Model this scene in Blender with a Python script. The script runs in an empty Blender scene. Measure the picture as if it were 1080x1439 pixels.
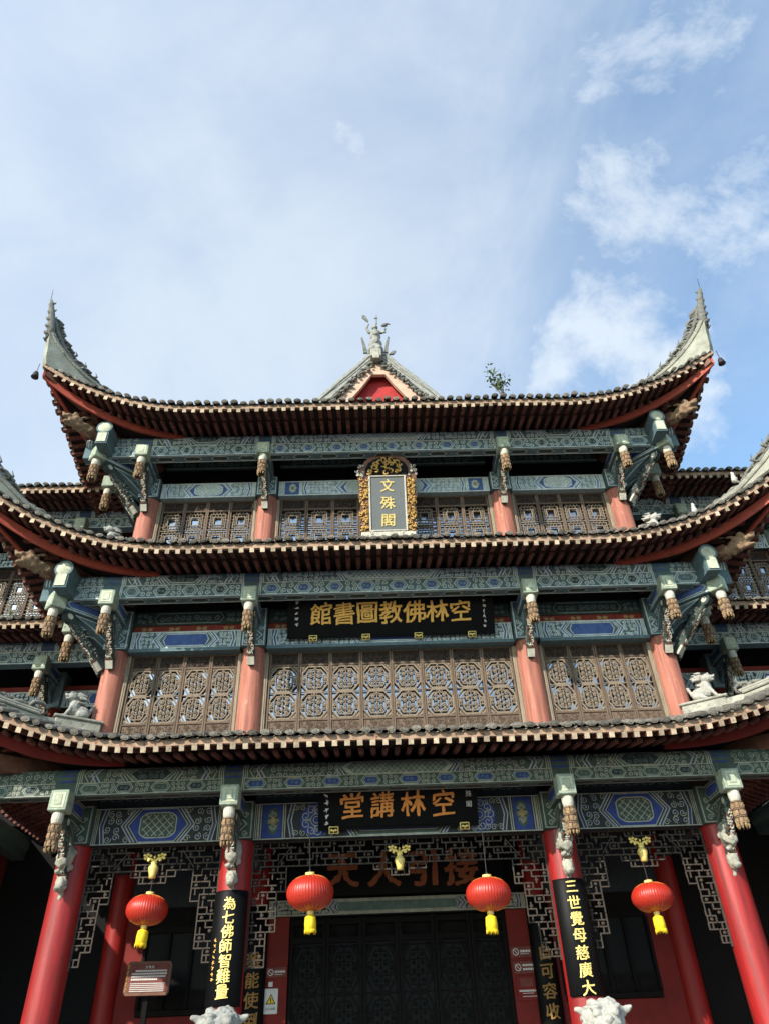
import bpy, bmesh, math, random
from mathutils import Vector, Matrix, noise
random.seed(7)
rnd = random.random
PI = math.pi
sc = bpy.context.scene
COL = sc.collection

# ------------------------------------------------------------------ camera
cam_d = bpy.data.cameras.new('camera'); cam = bpy.data.objects.new('camera', cam_d); COL.objects.link(cam)
FL, YAW, PITCH, ROLL = 1021.97, 0.0280165, 0.6662955, -0.0413809
_f = Vector((math.sin(YAW)*math.cos(PITCH), math.cos(YAW)*math.cos(PITCH), math.sin(PITCH)))
_r = Vector((math.cos(YAW), -math.sin(YAW), 0)); _u = _r.cross(_f)
_r2 = _r*math.cos(ROLL)+_u*math.sin(ROLL); _u2 = -_r*math.sin(ROLL)+_u*math.cos(ROLL)
cam.matrix_world = Matrix(((_r2.x,_u2.x,-_f.x,-0.3917),(_r2.y,_u2.y,-_f.y,-13.574),(_r2.z,_u2.z,-_f.z,1.6),(0,0,0,1)))
cam_d.sensor_fit = 'VERTICAL'; cam_d.sensor_height = 36.0; cam_d.lens = FL/1439*36
cam_d.clip_end = 3000; sc.camera = cam

# ------------------------------------------------------------------ light
SUN_AZ, SUN_EL = math.radians(38), math.radians(30)
S = Vector((-math.sin(SUN_AZ)*math.cos(SUN_EL), -math.cos(SUN_AZ)*math.cos(SUN_EL), math.sin(SUN_EL)))
sun_d = bpy.data.lights.new('sun', 'SUN'); sun = bpy.data.objects.new('sun', sun_d); COL.objects.link(sun)
sun_d.energy = 3.6; sun_d.angle = math.radians(0.5); sun_d.color = (1.0, 0.93, 0.82)
sun.rotation_euler = S.to_track_quat('Z', 'Y').to_euler(); sun.location = S*60
w = bpy.data.worlds.new('World'); sc.world = w; w.use_nodes = True
nt = w.node_tree; nt.nodes.clear()
def wn(t, **k):
    n = nt.nodes.new(t)
    for a, b in k.items(): setattr(n, a, b)
    return n
def wl(a, b): nt.links.new(a, b)
sky = wn('ShaderNodeTexSky', sky_type='NISHITA', sun_disc=False)
sky.sun_elevation = SUN_EL; sky.sun_rotation = math.atan2(S.x, S.y)
sky.air_density = 1.3; sky.dust_density = 0.8; sky.ozone_density = 1.2
bg = wn('ShaderNodeBackground'); bg.inputs[1].default_value = 0.15
tint = wn('ShaderNodeMix', data_type='RGBA', blend_type='MULTIPLY'); tint.inputs[0].default_value = 1.0; wl(sky.outputs[0], tint.inputs[6]); tint.inputs[7].default_value = (0.80, 1.0, 1.10, 1); wl(tint.outputs[2], bg.inputs[0])
bgc = wn('ShaderNodeBackground'); bgc.inputs[0].default_value = (0.90, 0.985, 1.06, 1); bgc.inputs[1].default_value = 0.56
tc = wn('ShaderNodeTexCoord')
sep = wn('ShaderNodeSeparateXYZ'); wl(tc.outputs['Generated'], sep.inputs[0])
def wm(op, a, b=None, c=None):
    n = wn('ShaderNodeMath', operation=op)
    for i, v in enumerate((a, b, c)):
        if v is None: continue
        if isinstance(v, (int, float)): n.inputs[i].default_value = v
        else: wl(v, n.inputs[i])
    return n.outputs[0]
den = wm('ADD', wm('MAXIMUM', sep.outputs[2], 0.0), 0.22)
cmb = wn('ShaderNodeCombineXYZ'); wl(wm('DIVIDE', sep.outputs[0], den), cmb.inputs[0]); wl(wm('DIVIDE', sep.outputs[1], den), cmb.inputs[1])
def wnoise(scale, detail, rough, dist, off=(0,0,0), sxy=(1,1,1), rot=0):
    mp = wn('ShaderNodeMapping'); mp.inputs['Location'].default_value = off; mp.inputs['Scale'].default_value = sxy; mp.inputs['Rotation'].default_value = (0,0,rot)
    wl(cmb.outputs[0], mp.inputs[0])
    n = wn('ShaderNodeTexNoise'); n.inputs['Scale'].default_value = scale; n.inputs['Detail'].default_value = detail
    n.inputs['Roughness'].default_value = rough; n.inputs['Distortion'].default_value = dist; wl(mp.outputs[0], n.inputs['Vector'])
    return n.outputs[0]
def wramp(v, a, b):
    n = wn('ShaderNodeMapRange', interpolation_type='SMOOTHSTEP'); n.inputs[1].default_value = a; n.inputs[2].default_value = b
    wl(v, n.inputs[0]); return n.outputs[0]
def wdir(scale, detail, rough, dist, off, sxyz, rot):
    mp = wn('ShaderNodeMapping'); mp.inputs['Location'].default_value = off; mp.inputs['Scale'].default_value = sxyz; mp.inputs['Rotation'].default_value = rot
    wl(tc.outputs['Generated'], mp.inputs[0]); n = wn('ShaderNodeTexNoise'); n.inputs['Scale'].default_value = scale; n.inputs['Detail'].default_value = detail
    n.inputs['Roughness'].default_value = rough; n.inputs['Distortion'].default_value = dist; wl(mp.outputs[0], n.inputs['Vector']); return n.outputs[0]
wisp = wramp(wnoise(1.5, 9, 0.66, 1.4, (3.1,1.7,0), (1.0,0.5,1), 0.7), 0.44, 0.86)
veil = wramp(wdir(2.6, 7, 0.58, 0.3, (0.4,2.2,0.3), (1,1,1.6), (0,.4,0)), 0.36, 0.68)
def wnear(px, py, rad):       # how close the view is to one direction of the sky, 1 at the centre fading to 0
    d = (_f + _r2*((px-540)/FL) - _u2*((py-719.5)/FL)).normalized()
    n = wn('ShaderNodeVectorMath', operation='DOT_PRODUCT'); wl(tc.outputs['Generated'], n.inputs[0]); n.inputs[1].default_value = d
    return wramp(n.outputs['Value'], math.cos(rad), 1.0)
puff = wdir(8.0, 9, 0.60, 0.15, (1.3,0.2,0), (1,1,1.3), (0,0,0))
strk = wdir(7.5, 9, 0.64, 0.2, (0.3,2,0), (.75,1,1.25), (0,.7,0))
def bank(near, tex, k, lo, hi): return wramp(wm('ADD', wm('MULTIPLY', near, k), wm('MULTIPLY', wm('SUBTRACT', tex, 0.5), 2.6)), lo, hi)
b1 = bank(wnear(870,490,0.18), puff, 0.80, 0.28, 1.15)
b2 = bank(wnear(960,250,0.27), strk, 0.72, 0.32, 1.15)
b3 = bank(wnear(530,250,0.15), puff, 0.62, 0.26, 1.15)
lft = wm('MULTIPLY', wnear(100,480,0.85), 0.46)
m1 = wm('MAXIMUM', wm('MAXIMUM', wm('MULTIPLY', b1, .8), wm('MULTIPLY', b2, 0.75)), wm('MULTIPLY', b3, 0.75))
m2 = wm('ADD', wm('MULTIPLY', wisp, 0.26), wm('ADD', wm('MULTIPLY', veil, 0.20), wm('ADD', lft, 0.09)))
mask = wn('ShaderNodeClamp'); wl(wm('MAXIMUM', m1, wm('MINIMUM', m2, 0.82)), mask.inputs[0])
mx = wn('ShaderNodeMixShader'); wl(mask.outputs[0], mx.inputs[0]); wl(bg.outputs[0], mx.inputs[1]); wl(bgc.outputs[0], mx.inputs[2])
wo = wn('ShaderNodeOutputWorld'); wl(mx.outputs[0], wo.inputs[0])
sc.view_settings.view_transform = 'Standard'; sc.view_settings.look = 'None'
sc.view_settings.exposure = 0.85; sc.view_settings.gamma = 1.0

# ------------------------------------------------------------------ materials
MATS = {}
def mat(name, col, rough=0.75, var=0.3, scale=6.0, bump=0.0, bscale=30.0, metal=0.0, spec=0.35, col2=None, stretch=(1,1,1), objrand=0.0, patch=None, coat=0.0, streak=None):
    m = bpy.data.materials.new(name); m.use_nodes = True; MATS[name] = m
    t = m.node_tree; t.nodes.clear(); N = t.nodes.new; L = t.links.new
    out = N('ShaderNodeOutputMaterial'); b = N('ShaderNodeBsdfPrincipled'); L(b.outputs[0], out.inputs[0])
    b.inputs['Roughness'].default_value = rough; b.inputs['Metallic'].default_value = metal
    b.inputs['Specular IOR Level'].default_value = spec; b.inputs['Coat Weight'].default_value = coat
    g = N('ShaderNodeNewGeometry'); mp = N('ShaderNodeMapping'); mp.inputs['Scale'].default_value = stretch; L(g.outputs['Position'], mp.inputs[0])
    n = N('ShaderNodeTexNoise'); n.inputs['Scale'].default_value = scale; n.inputs['Detail'].default_value = 6; n.inputs['Roughness'].default_value = 0.62; L(mp.outputs[0], n.inputs['Vector'])
    mr = N('ShaderNodeMapRange'); mr.inputs[1].default_value = 0.3; mr.inputs[2].default_value = 0.7; L(n.outputs[0], mr.inputs[0])
    mixn = N('ShaderNodeMix'); mixn.data_type = 'RGBA'
    c2 = col2 if col2 else tuple(c*(1-var) for c in col)
    c1 = col if col2 else tuple(min(1, c*(1+var*0.6)) for c in col)
    mixn.inputs[6].default_value = (*c2, 1); mixn.inputs[7].default_value = (*c1, 1); L(mr.outputs[0], mixn.inputs[0])
    last = mixn.outputs[2]
    if patch:                                  # (colour, threshold, scale): flaked or stained spots
        pn = N('ShaderNodeTexNoise'); pn.inputs['Scale'].default_value = patch[2]; pn.inputs['Detail'].default_value = 8; pn.inputs['Roughness'].default_value = 0.7; L(g.outputs['Position'], pn.inputs['Vector'])
        pr = N('ShaderNodeMapRange'); pr.inputs[1].default_value = patch[1]; pr.inputs[2].default_value = patch[1]+0.05; L(pn.outputs[0], pr.inputs[0])
        px = N('ShaderNodeMix'); px.data_type = 'RGBA'; L(pr.outputs[0], px.inputs[0]); L(last, px.inputs[6]); px.inputs[7].default_value = (*patch[0], 1); last = px.outputs[2]
    if streak:                                 # rain streaks and rubbed patches running down the surface
        sm=N('ShaderNodeMapping'); sm.inputs['Scale'].default_value=(9,9,.45); L(g.outputs['Position'],sm.inputs[0])
        sn=N('ShaderNodeTexNoise'); sn.inputs['Scale'].default_value=1.6; sn.inputs['Detail'].default_value=8; sn.inputs['Roughness'].default_value=.65; L(sm.outputs[0],sn.inputs['Vector'])
        sr=N('ShaderNodeMapRange'); sr.inputs[1].default_value=.42; sr.inputs[2].default_value=.64; sr.inputs[4].default_value=streak[1]; L(sn.outputs[0],sr.inputs[0])
        sx=N('ShaderNodeMix'); sx.data_type='RGBA'; L(sr.outputs[0],sx.inputs[0]); L(last,sx.inputs[6]); sx.inputs[7].default_value=(*streak[0],1); last=sx.outputs[2]
        cn=N('ShaderNodeTexNoise'); cn.inputs['Scale'].default_value=17; cn.inputs['Detail'].default_value=9; cn.inputs['Roughness'].default_value=.75; L(g.outputs['Position'],cn.inputs['Vector'])
        cr=N('ShaderNodeMapRange'); cr.inputs[1].default_value=.65; cr.inputs[2].default_value=.68; L(cn.outputs[0],cr.inputs[0])
        cx=N('ShaderNodeMix'); cx.data_type='RGBA'; L(cr.outputs[0],cx.inputs[0]); L(last,cx.inputs[6]); cx.inputs[7].default_value=(*streak[2],1); last=cx.outputs[2]
        rr_=N('ShaderNodeMapRange'); rr_.inputs[3].default_value=max(.1,rough-.1); rr_.inputs[4].default_value=min(1,rough+.35); L(sn.outputs[0],rr_.inputs[0]); L(rr_.outputs[0],b.inputs['Roughness'])
    if objrand:
        oi = N('ShaderNodeObjectInfo'); hm = N('ShaderNodeMapRange'); hm.inputs[3].default_value = 1-objrand; hm.inputs[4].default_value = 1+objrand; L(oi.outputs['Random'], hm.inputs[0])
        hs = N('ShaderNodeHueSaturation'); L(hm.outputs[0], hs.inputs['Value']); L(last, hs.inputs['Color']); last = hs.outputs[0]
    L(last, b.inputs['Base Color'])
    if bump:
        bn = N('ShaderNodeTexNoise'); bn.inputs['Scale'].default_value = bscale; bn.inputs['Detail'].default_value = 5; L(mp.outputs[0], bn.inputs['Vector'])
        bp = N('ShaderNodeBump'); bp.inputs['Strength'].default_value = bump; bp.inputs['Distance'].default_value = 0.02; L(bn.outputs[0], bp.inputs['Height']); L(bp.outputs[0], b.inputs['Normal'])
    return m
mat('paint_salmon', (0.45,0.165,0.112), 0.6, 0.12, 3, 0.15, 20, stretch=(3,3,.7), patch=((0.50,0.25,0.175),0.60,5), streak=((0.23,0.085,0.06),.9,(0.50,0.36,0.28)))
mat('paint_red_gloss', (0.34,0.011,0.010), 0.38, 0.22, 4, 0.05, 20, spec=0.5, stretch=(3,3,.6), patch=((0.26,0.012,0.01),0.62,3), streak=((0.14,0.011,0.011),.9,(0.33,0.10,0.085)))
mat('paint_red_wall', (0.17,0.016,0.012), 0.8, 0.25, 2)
mat('rafter_red', (0.125,0.042,0.031), 0.8, 0.5, 14, 0.3, 40, objrand=0.35, patch=((0.30,0.17,0.12),0.60,14))
mat('rafter_end', (0.50,0.40,0.28), 0.85, 0.4, 20, 0.2, 50, objrand=0.35, patch=((0.22,0.13,0.09),0.60,18))
mat('eave_cream', (0.37,0.245,0.165), 0.85, 0.42, 7, 0.3, 40, patch=((0.17,0.075,0.05),0.56,11))
mat('board_red', (0.36,0.065,0.038), 0.65, 0.25, 5, patch=((0.55,0.25,0.16),0.68,8))
mat('soffit', (0.022,0.011,0.009), 0.9, 0.3, 6)  # darkened to deepen the shade under the eaves
mat('tile_grey', (0.165,0.15,0.125), 0.92, 0.45, 14, 0.6, 50, objrand=0.4, patch=((0.30,0.28,0.23),0.58,20))
mat('plaster_grey', (0.35,0.34,0.28), 0.9, 0.38, 4, 0.4, 30, patch=((0.17,0.17,0.145),0.56,9))
mat('plaster_pale', (0.33,0.33,0.265), 0.9, 0.3, 4, 0.3, 30, patch=((0.25,0.25,0.21),0.60,8))
mat('plaster_dark', (0.17,0.168,0.145), 0.92, 0.45, 12, 0.6, 40)
mat('plaster_white', (0.47,0.45,0.40), 0.85, 0.2, 10, 0.3, 40)
mat('stone_pale', (0.40,0.385,0.34), 0.9, 0.35, 9, 0.6, 40, patch=((0.2,0.19,0.17),0.62,9))
mat('inner_red', (0.27,0.012,0.009), 0.5, 0.3, 4, stretch=(3,3,.6))  # column red darkened to put the porch's shade into it
mat('stone_lion', (0.30,0.30,0.27), 0.9, 0.35, 9, 0.6, 40)
mat('wood_weathered', (0.145,0.10,0.07), 0.85, 0.4, 12, 0.35, 60, stretch=(4,4,.5), objrand=0.12)
mat('wood_pale', (0.29,0.225,0.16), 0.85, 0.35, 10, 0.35, 60, stretch=(5,5,.4))
mat('wood_grey', (0.23,0.18,0.13), 0.85, 0.35, 25, 0.5, 90)
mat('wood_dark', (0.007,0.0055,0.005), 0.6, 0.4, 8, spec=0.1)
mat('wood_shade', (0.045,0.03,0.022), 0.8, 0.4, 14, 0.3, 60)
mat('wood_fret', (0.058,0.045,0.035), 0.8, 0.4, 12)
mat('wood_brown', (0.17,0.075,0.045), 0.6, 0.35, 8)
mat('pendant_brown', (0.27,0.175,0.105), 0.8, 0.4, 20, 0.5, 60)
mat('pendant_gilt', (0.34,0.225,0.115), 0.75, 0.4, 20, 0.3, 50)
mat('pendant_pale', (0.55,0.52,0.43), 0.8, 0.25, 14, 0.3, 50)
mat('block_green', (0.33,0.39,0.30), 0.75, 0.35, 6, 0.3, 40, patch=((0.17,0.20,0.165),0.58,9))
mat('block_pale', (0.50,0.53,0.39), 0.75, 0.35, 8, 0.2, 40, patch=((0.28,0.28,0.2),0.62,12))
mat('gold', (0.86,0.47,0.10), 0.45, 0.2, 25, metal=0.15, spec=0.5)
mat('gold_soft', (0.62,0.48,0.17), 0.5, 0.15, 25)
mat('gold_dim', (0.30,0.16,0.04), 0.6, 0.2, 25)  # gold lowered in tone, porch shade put into the inner lettering
mat('gilt_dull', (0.50,0.30,0.08), 0.5, 0.45, 30, metal=0.2)
mat('gold_bright', (0.85,0.66,0.20), 0.45, 0.12, 25, metal=0.2, spec=0.6)
mat('gold_orange', (0.72,0.27,0.06), 0.5, 0.15, 10, metal=0.1)
mat('sign_orange', (0.27,0.075,0.022), 0.6, 0.2, 10)
mat('lacquer_black', (0.0035,0.0035,0.004), 0.5, 0.3, 3, spec=0.12)
mat('plate_grey', (0.125,0.135,0.135), 0.6, 0.1, 6)
mat('frame_red', (0.17,0.04,0.03), 0.6, 0.3, 10)
mat('interior_dark', (0.006,0.005,0.005), 0.95, 0.3, 3)  # near-black: shade of rooms and recesses put into the colour
mat('ceiling_dark', (0.016,0.010,0.009), 0.9, 0.3, 3)  # darkened so the recess behind the eave beams looks shaded
mat('lantern_red', (0.44,0.026,0.012), 0.42, 0.4, 14, spec=0.5, stretch=(9,9,.25))
mat('tassel_yellow', (0.80,0.55,0.015), 0.7, 0.2, 60, stretch=(4,4,.4))
mat('iron', (0.05,0.048,0.045), 0.6, 0.2, 20, metal=0.6)
mat('paving', (0.105,0.10,0.092), 0.9, 0.25, 2, 0.3, 30)
mat('granite', (0.30,0.285,0.26), 0.85, 0.25, 12, 0.3, 60)
mat('leaf', (0.11,0.17,0.06), 0.6, 0.4, 9, objrand=0.2)
mat('twig', (0.10,0.07,0.045), 0.9, 0.3, 9)
mat('white_ink', (0.62,0.61,0.58), 0.7, 0.1, 9)
mat('sign_white', (0.62,0.62,0.60), 0.5, 0.06, 9)
mat('sign_yellow', (0.75,0.50,0.02), 0.5, 0.06, 9)
mat('gable_red', (0.40,0.03,0.028), 0.75, 0.3, 5, patch=((0.55,0.36,0.22),0.70,14))
mat('barge_pale', (0.55,0.38,0.28), 0.85, 0.25, 6, 0.2, 30, patch=((0.50,0.16,0.10),0.60,6))
# faded painting of the upper storeys and fresher painting below the lowest eave
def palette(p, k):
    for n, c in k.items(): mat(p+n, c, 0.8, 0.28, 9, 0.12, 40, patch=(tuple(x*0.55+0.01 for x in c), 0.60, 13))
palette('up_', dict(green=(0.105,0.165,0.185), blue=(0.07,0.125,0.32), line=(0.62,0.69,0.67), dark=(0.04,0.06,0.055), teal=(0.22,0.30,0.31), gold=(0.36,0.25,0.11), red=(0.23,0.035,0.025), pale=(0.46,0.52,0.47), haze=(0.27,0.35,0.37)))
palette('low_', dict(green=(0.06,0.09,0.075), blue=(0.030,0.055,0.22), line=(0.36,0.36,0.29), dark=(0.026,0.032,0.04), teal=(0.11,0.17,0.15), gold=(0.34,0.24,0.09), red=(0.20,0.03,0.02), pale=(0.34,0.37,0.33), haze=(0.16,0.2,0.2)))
PAL = ['green','blue','line','dark','teal','gold','red','pale']
GREEN, BLUE, LINE, DARK, TEAL, GOLD, RED, PALE = range(8)
def palm(p): return [MATS[p+n] for n in PAL]
# window glass: dark room behind, sky mirrored in front
gm = bpy.data.materials.new('window_glass'); gm.use_nodes = True; MATS['window_glass'] = gm
_b = gm.node_tree.nodes['Principled BSDF']; _b.inputs['Base Color'].default_value = (0.55,0.58,0.60,1); _b.inputs['Roughness'].default_value = 0.07; _b.inputs['Metallic'].default_value = 1.0; _b.inputs['Base Color'].default_value = (0.42,0.43,0.44,1)
dm = bpy.data.materials.new('dim_glass'); dm.use_nodes = True; MATS['dim_glass'] = dm
_b = dm.node_tree.nodes['Principled BSDF']; _b.inputs['Base Color'].default_value = (0.012,0.012,0.013,1); _b.inputs['Roughness'].default_value = 0.3; _b.inputs['Specular IOR Level'].default_value = 0.06

# ------------------------------------------------------------------ mesh helpers
class MB:
    def __init__(s): s.v=[]; s.f=[]; s.m=[]
    def add(s, vs, fs, mi=0, M=None):
        o = len(s.v); s.v += [tuple(M@Vector(p)) if M else tuple(p) for p in vs]
        s.f += [tuple(i+o for i in f) for f in fs]; s.m += [mi]*len(fs)
    def box(s, x0, x1, y0, y1, z0, z1, mi=0, M=None, bev=0.0):
        if bev:
            b=min(bev,(x1-x0)/3,(y1-y0)/3,(z1-z0)/3)
            bm=bmesh.new(); bmesh.ops.create_cube(bm,size=1)
            for v in bm.verts: v.co=Vector(((x0+x1)/2+v.co.x*(x1-x0),(y0+y1)/2+v.co.y*(y1-y0),(z0+z1)/2+v.co.z*(z1-z0)))
            bmesh.ops.bevel(bm,geom=list(bm.edges),offset=b,segments=1,affect='EDGES')
            bm.verts.index_update(); s.add([v.co[:] for v in bm.verts],[[v.index for v in f.verts] for f in bm.faces],mi,M); bm.free(); return
        s.add([(x0,y0,z0),(x1,y0,z0),(x1,y1,z0),(x0,y1,z0),(x0,y0,z1),(x1,y0,z1),(x1,y1,z1),(x0,y1,z1)],
              [(0,3,2,1),(4,5,6,7),(0,1,5,4),(1,2,6,5),(2,3,7,6),(3,0,4,7)], mi, M)
    def beam(s, a, b, w, h, mi=0, up=(0,0,1)):     # a box from a to b, w across, h along up
        a=Vector(a); b=Vector(b); d=(b-a); L=d.length; d.normalize(); x=d.cross(Vector(up)).normalized(); z=x.cross(d)
        M=Matrix(((x.x,d.x,z.x,a.x),(x.y,d.y,z.y,a.y),(x.z,d.z,z.z,a.z),(0,0,0,1)))
        s.box(-w/2,w/2,0,L,-h/2,h/2,mi,M)
    def tube(s, pts, rad, n=6, mi=0, cap=True, up=(0,0,1)):
        pts=[Vector(p) for p in pts]; k=len(pts)
        if not hasattr(rad,'__len__'): rad=[rad]*k
        vs=[]; fs=[]; U=Vector(up)
        for i,p in enumerate(pts):
            d=(pts[min(i+1,k-1)]-pts[max(i-1,0)])
            if d.length<1e-9: d=Vector((0,0,1))
            d.normalize(); x=d.cross(U)
            if x.length<1e-3: x=d.cross(Vector((1,0,0)))
            x.normalize(); z=x.cross(d)
            for j in range(n):
                a=2*PI*j/n; vs.append(p+(x*math.cos(a)+z*math.sin(a))*rad[i])
        for i in range(k-1):
            for j in range(n):
                fs.append((i*n+j,i*n+(j+1)%n,(i+1)*n+(j+1)%n,(i+1)*n+j))
        if cap: fs.append(tuple(range(n-1,-1,-1))); fs.append(tuple(range((k-1)*n,k*n)))
        s.add(vs,fs,mi)
    def lathe(s, prof, n=16, mi=0, M=None, flute=0, amp=0.0):   # profile of (r,z)
        vs=[]; fs=[]
        for r,z in prof:
            for j in range(n):
                a=2*PI*j/n; rr=r*(1+amp*math.cos(flute*a)) if flute else r
                vs.append((rr*math.cos(a),rr*math.sin(a),z))
        k=len(prof)
        for i in range(k-1):
            for j in range(n): fs.append((i*n+j,i*n+(j+1)%n,(i+1)*n+(j+1)%n,(i+1)*n+j))
        fs.append(tuple(range(n-1,-1,-1))); fs.append(tuple(range((k-1)*n,k*n)))
        s.add(vs,fs,mi,M)
    def prism(s, poly, fn, t0, t1, mi=0):   # poly of (a,b); fn(a,b,t)->point
        n=len(poly); vs=[fn(a,b,t0) for a,b in poly]+[fn(a,b,t1) for a,b in poly]
        s.add(vs,[tuple(range(n-1,-1,-1)),tuple(range(n,2*n))]+[(i,(i+1)%n,n+(i+1)%n,n+i) for i in range(n)],mi)
    def grid(s, rows, mi=0):
        n=len(rows[0]); vs=[p for r in rows for p in r]
        s.add(vs,[(i*n+j,i*n+j+1,(i+1)*n+j+1,(i+1)*n+j) for i in range(len(rows)-1) for j in range(n-1)],mi)
    def ico(s, c, r, mi=0, sub=1, M=None):
        bm=bmesh.new(); bmesh.ops.create_icosphere(bm,subdivisions=sub,radius=1)
        r=r if hasattr(r,'__len__') else (r,r,r)
        vs=[(c[0]+v.co.x*r[0],c[1]+v.co.y*r[1],c[2]+v.co.z*r[2]) for v in bm.verts]; bm.verts.index_update()
        s.add(vs,[[v.index for v in f.verts] for f in bm.faces],mi,M); bm.free()
    def mesh(s, name, mats, smooth=False):
        me=bpy.data.meshes.new(name); me.from_pydata(s.v,[],s.f)
        for m in (mats if isinstance(mats,(list,tuple)) else [mats]): me.materials.append(MATS[m] if isinstance(m,str) else m)
        me.polygons.foreach_set('material_index',s.m)
        if smooth: me.polygons.foreach_set('use_smooth',[True]*len(s.f))
        me.update(); return me
    def build(s, name, mats, parent=None, smooth=False, M=None):
        return inst(name, s.mesh(name,mats,smooth), parent, M)
def inst(name, me, parent=None, M=None):
    o=bpy.data.objects.new(name,me); COL.objects.link(o)
    if parent: o.parent=parent
    if M is not None: o.matrix_basis=M
    return o
def smooth_by_angle(o, deg=35):
    me=o.data; me.polygons.foreach_set('use_smooth',[True]*len(me.polygons))
    try: me.set_sharp_from_angle(angle=math.radians(deg))
    except Exception: pass
    return o
def empty(name, loc=(0,0,0), rz=0):
    o=bpy.data.objects.new(name,None); COL.objects.link(o); o.location=loc; o.rotation_euler=(0,0,rz); o.empty_display_size=.2; return o
def tag(o, label, cat, group=None):
    o['label']=label; o['category']=cat
    if group: o['group']=group
    return o
def kind(o,k): o['kind']=k; return o
def T(x,y,z): return Matrix.Translation((x,y,z))
def Rz(a): return Matrix.Rotation(a,4,'Z')
def frame(o, x, y, z):       # matrix from origin and axes
    return Matrix(((x[0],y[0],z[0],o[0]),(x[1],y[1],z[1],o[1]),(x[2],y[2],z[2],o[2]),(0,0,0,1)))

SCR=bpy.data.scenes.new('scratch')          # small scene for evaluating one helper object at a time, removed at the end
def evaluate(o):
    SCR.collection.objects.link(o); vl=SCR.view_layers[0]; vl.update(); dg=vl.depsgraph; dg.update()
    me=bpy.data.meshes.new_from_object(o.evaluated_get(dg)); bpy.data.objects.remove(o); return me
def blob(parts, voxel, mats='stone_lion', name='carving', noise_amp=0.0, nscale=6.0, smooth_it=2):
    """parts: ('e',centre,radii) ellipsoid or ('c',a,b,ra,rb) capsule -> one continuous remeshed surface"""
    mb=MB()
    for p in parts:
        if p[0]=='e': mb.ico(p[1],p[2],sub=2)
        else:
            a,b,ra,rb=Vector(p[1]),Vector(p[2]),p[3],p[4]
            n=max(3,int((b-a).length/(min(ra,rb)*.6))+1)
            for i in range(n):
                t=i/(n-1); q=a.lerp(b,t); mb.ico(q,ra+(rb-ra)*t,sub=1)
    me=mb.mesh('tmp',mats); o=bpy.data.objects.new('tmp',me)
    md=o.modifiers.new('r','REMESH'); md.mode='VOXEL'; md.voxel_size=voxel
    if smooth_it:
        sm=o.modifiers.new('s','SMOOTH'); sm.iterations=smooth_it; sm.factor=.5
    out=evaluate(o); bpy.data.meshes.remove(me); out.name=name
    if noise_amp:
        out.update()
        n=len(out.vertices); co=[v.co.copy() for v in out.vertices]; nr=[v.normal.copy() for v in out.vertices]; fl=[]
        for c,q in zip(co,nr): c=c+q*noise_amp*noise.noise(c*nscale); fl+=c[:]
        out.vertices.foreach_set('co',fl); out.update()
    out.polygons.foreach_set('use_smooth',[True]*len(out.polygons))
    out.materials.clear(); out.materials.append(MATS[mats])
    return out

_txt={}
def glyph(ch):
    if ch in _txt: return _txt[ch]
    c=bpy.data.curves.new('t','FONT'); c.body=ch; c.size=1.0; c.resolution_u=3; c.align_x='CENTER'
    o=bpy.data.objects.new('t',c); me=evaluate(o)
    bm=bmesh.new(); bm.from_mesh(me); bpy.data.meshes.remove(me)
    bmesh.ops.remove_doubles(bm,verts=bm.verts,dist=1e-5)
    long=[e for e in bm.edges if e.calc_length()>.10]
    bmesh.ops.subdivide_edges(bm,edges=long,cuts=2); bmesh.ops.triangulate(bm,faces=bm.faces)
    bm.verts.index_update(); vs=[v.co.copy() for v in bm.verts]
    fs=[[v.index for v in f.verts] for f in bm.faces]
    be=[]; nr=[Vector((0,0,0)) for _ in vs]
    for e in bm.edges:
        if len(e.link_faces)!=1: continue
        f=e.link_faces[0]; a,b=e.verts[0].index,e.verts[1].index; ids=[v.index for v in f.verts]; k=ids.index(a)
        if ids[(k+1)%3]!=b: a,b=b,a
        be.append((a,b)); d=vs[b]-vs[a]; n=Vector((d.y,-d.x,0))
        if (vs[a]+vs[b])/2 and n.dot((vs[a]+vs[b])/2-f.calc_center_median())<0: n=-n
        nr[a]+=n; nr[b]+=n
    nr=[n.normalized() if n.length>1e-9 else n for n in nr]
    bm.free()
    xs=[v.x for v in vs]; ys=[v.y for v in vs]; cx=(min(xs)+max(xs))/2; cy=(min(ys)+max(ys))/2
    vs=[Vector((v.x-cx,v.y-cy,0)) for v in vs]
    _txt[ch]=(vs,fs,be,nr); return _txt[ch]
def text_char(mb, ch, fn, size, depth, mi=0, offset=0.012, seed=0, brush=0.05, slant=0.0):
    """one written character, strokes swelling and swaying as from a brush; fn(u,v,d)->point on the carrying surface"""
    vs,fs,be,nr=glyph(ch); sd=Vector((seed*3.7,seed*1.9,0)); W=[]
    for v,n in zip(vs,nr):
        n1=noise.noise_vector(v*2.2+sd); k=offset*(.9+1.3*noise.noise(v*7+sd))*(1.0 if abs(n.x)>abs(n.y) else .55)
        x=v.x+brush*n1.x+n.x*k; y=v.y+brush*n1.y+slant*v.x+n.y*k
        W.append((x*size,y*size))
    n=len(W)
    mb.add([fn(a,b,depth+.0009*rnd()) for a,b in W]+[fn(a,b,0) for a,b in W], fs+[(b,a,a+n,b+n) for a,b in be], mi)
def flat(o, U, V, N):
    o,U,V,N=map(Vector,(o,U,V,N)); return lambda a,b,d=0: o+U*a+V*b+N*d

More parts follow.
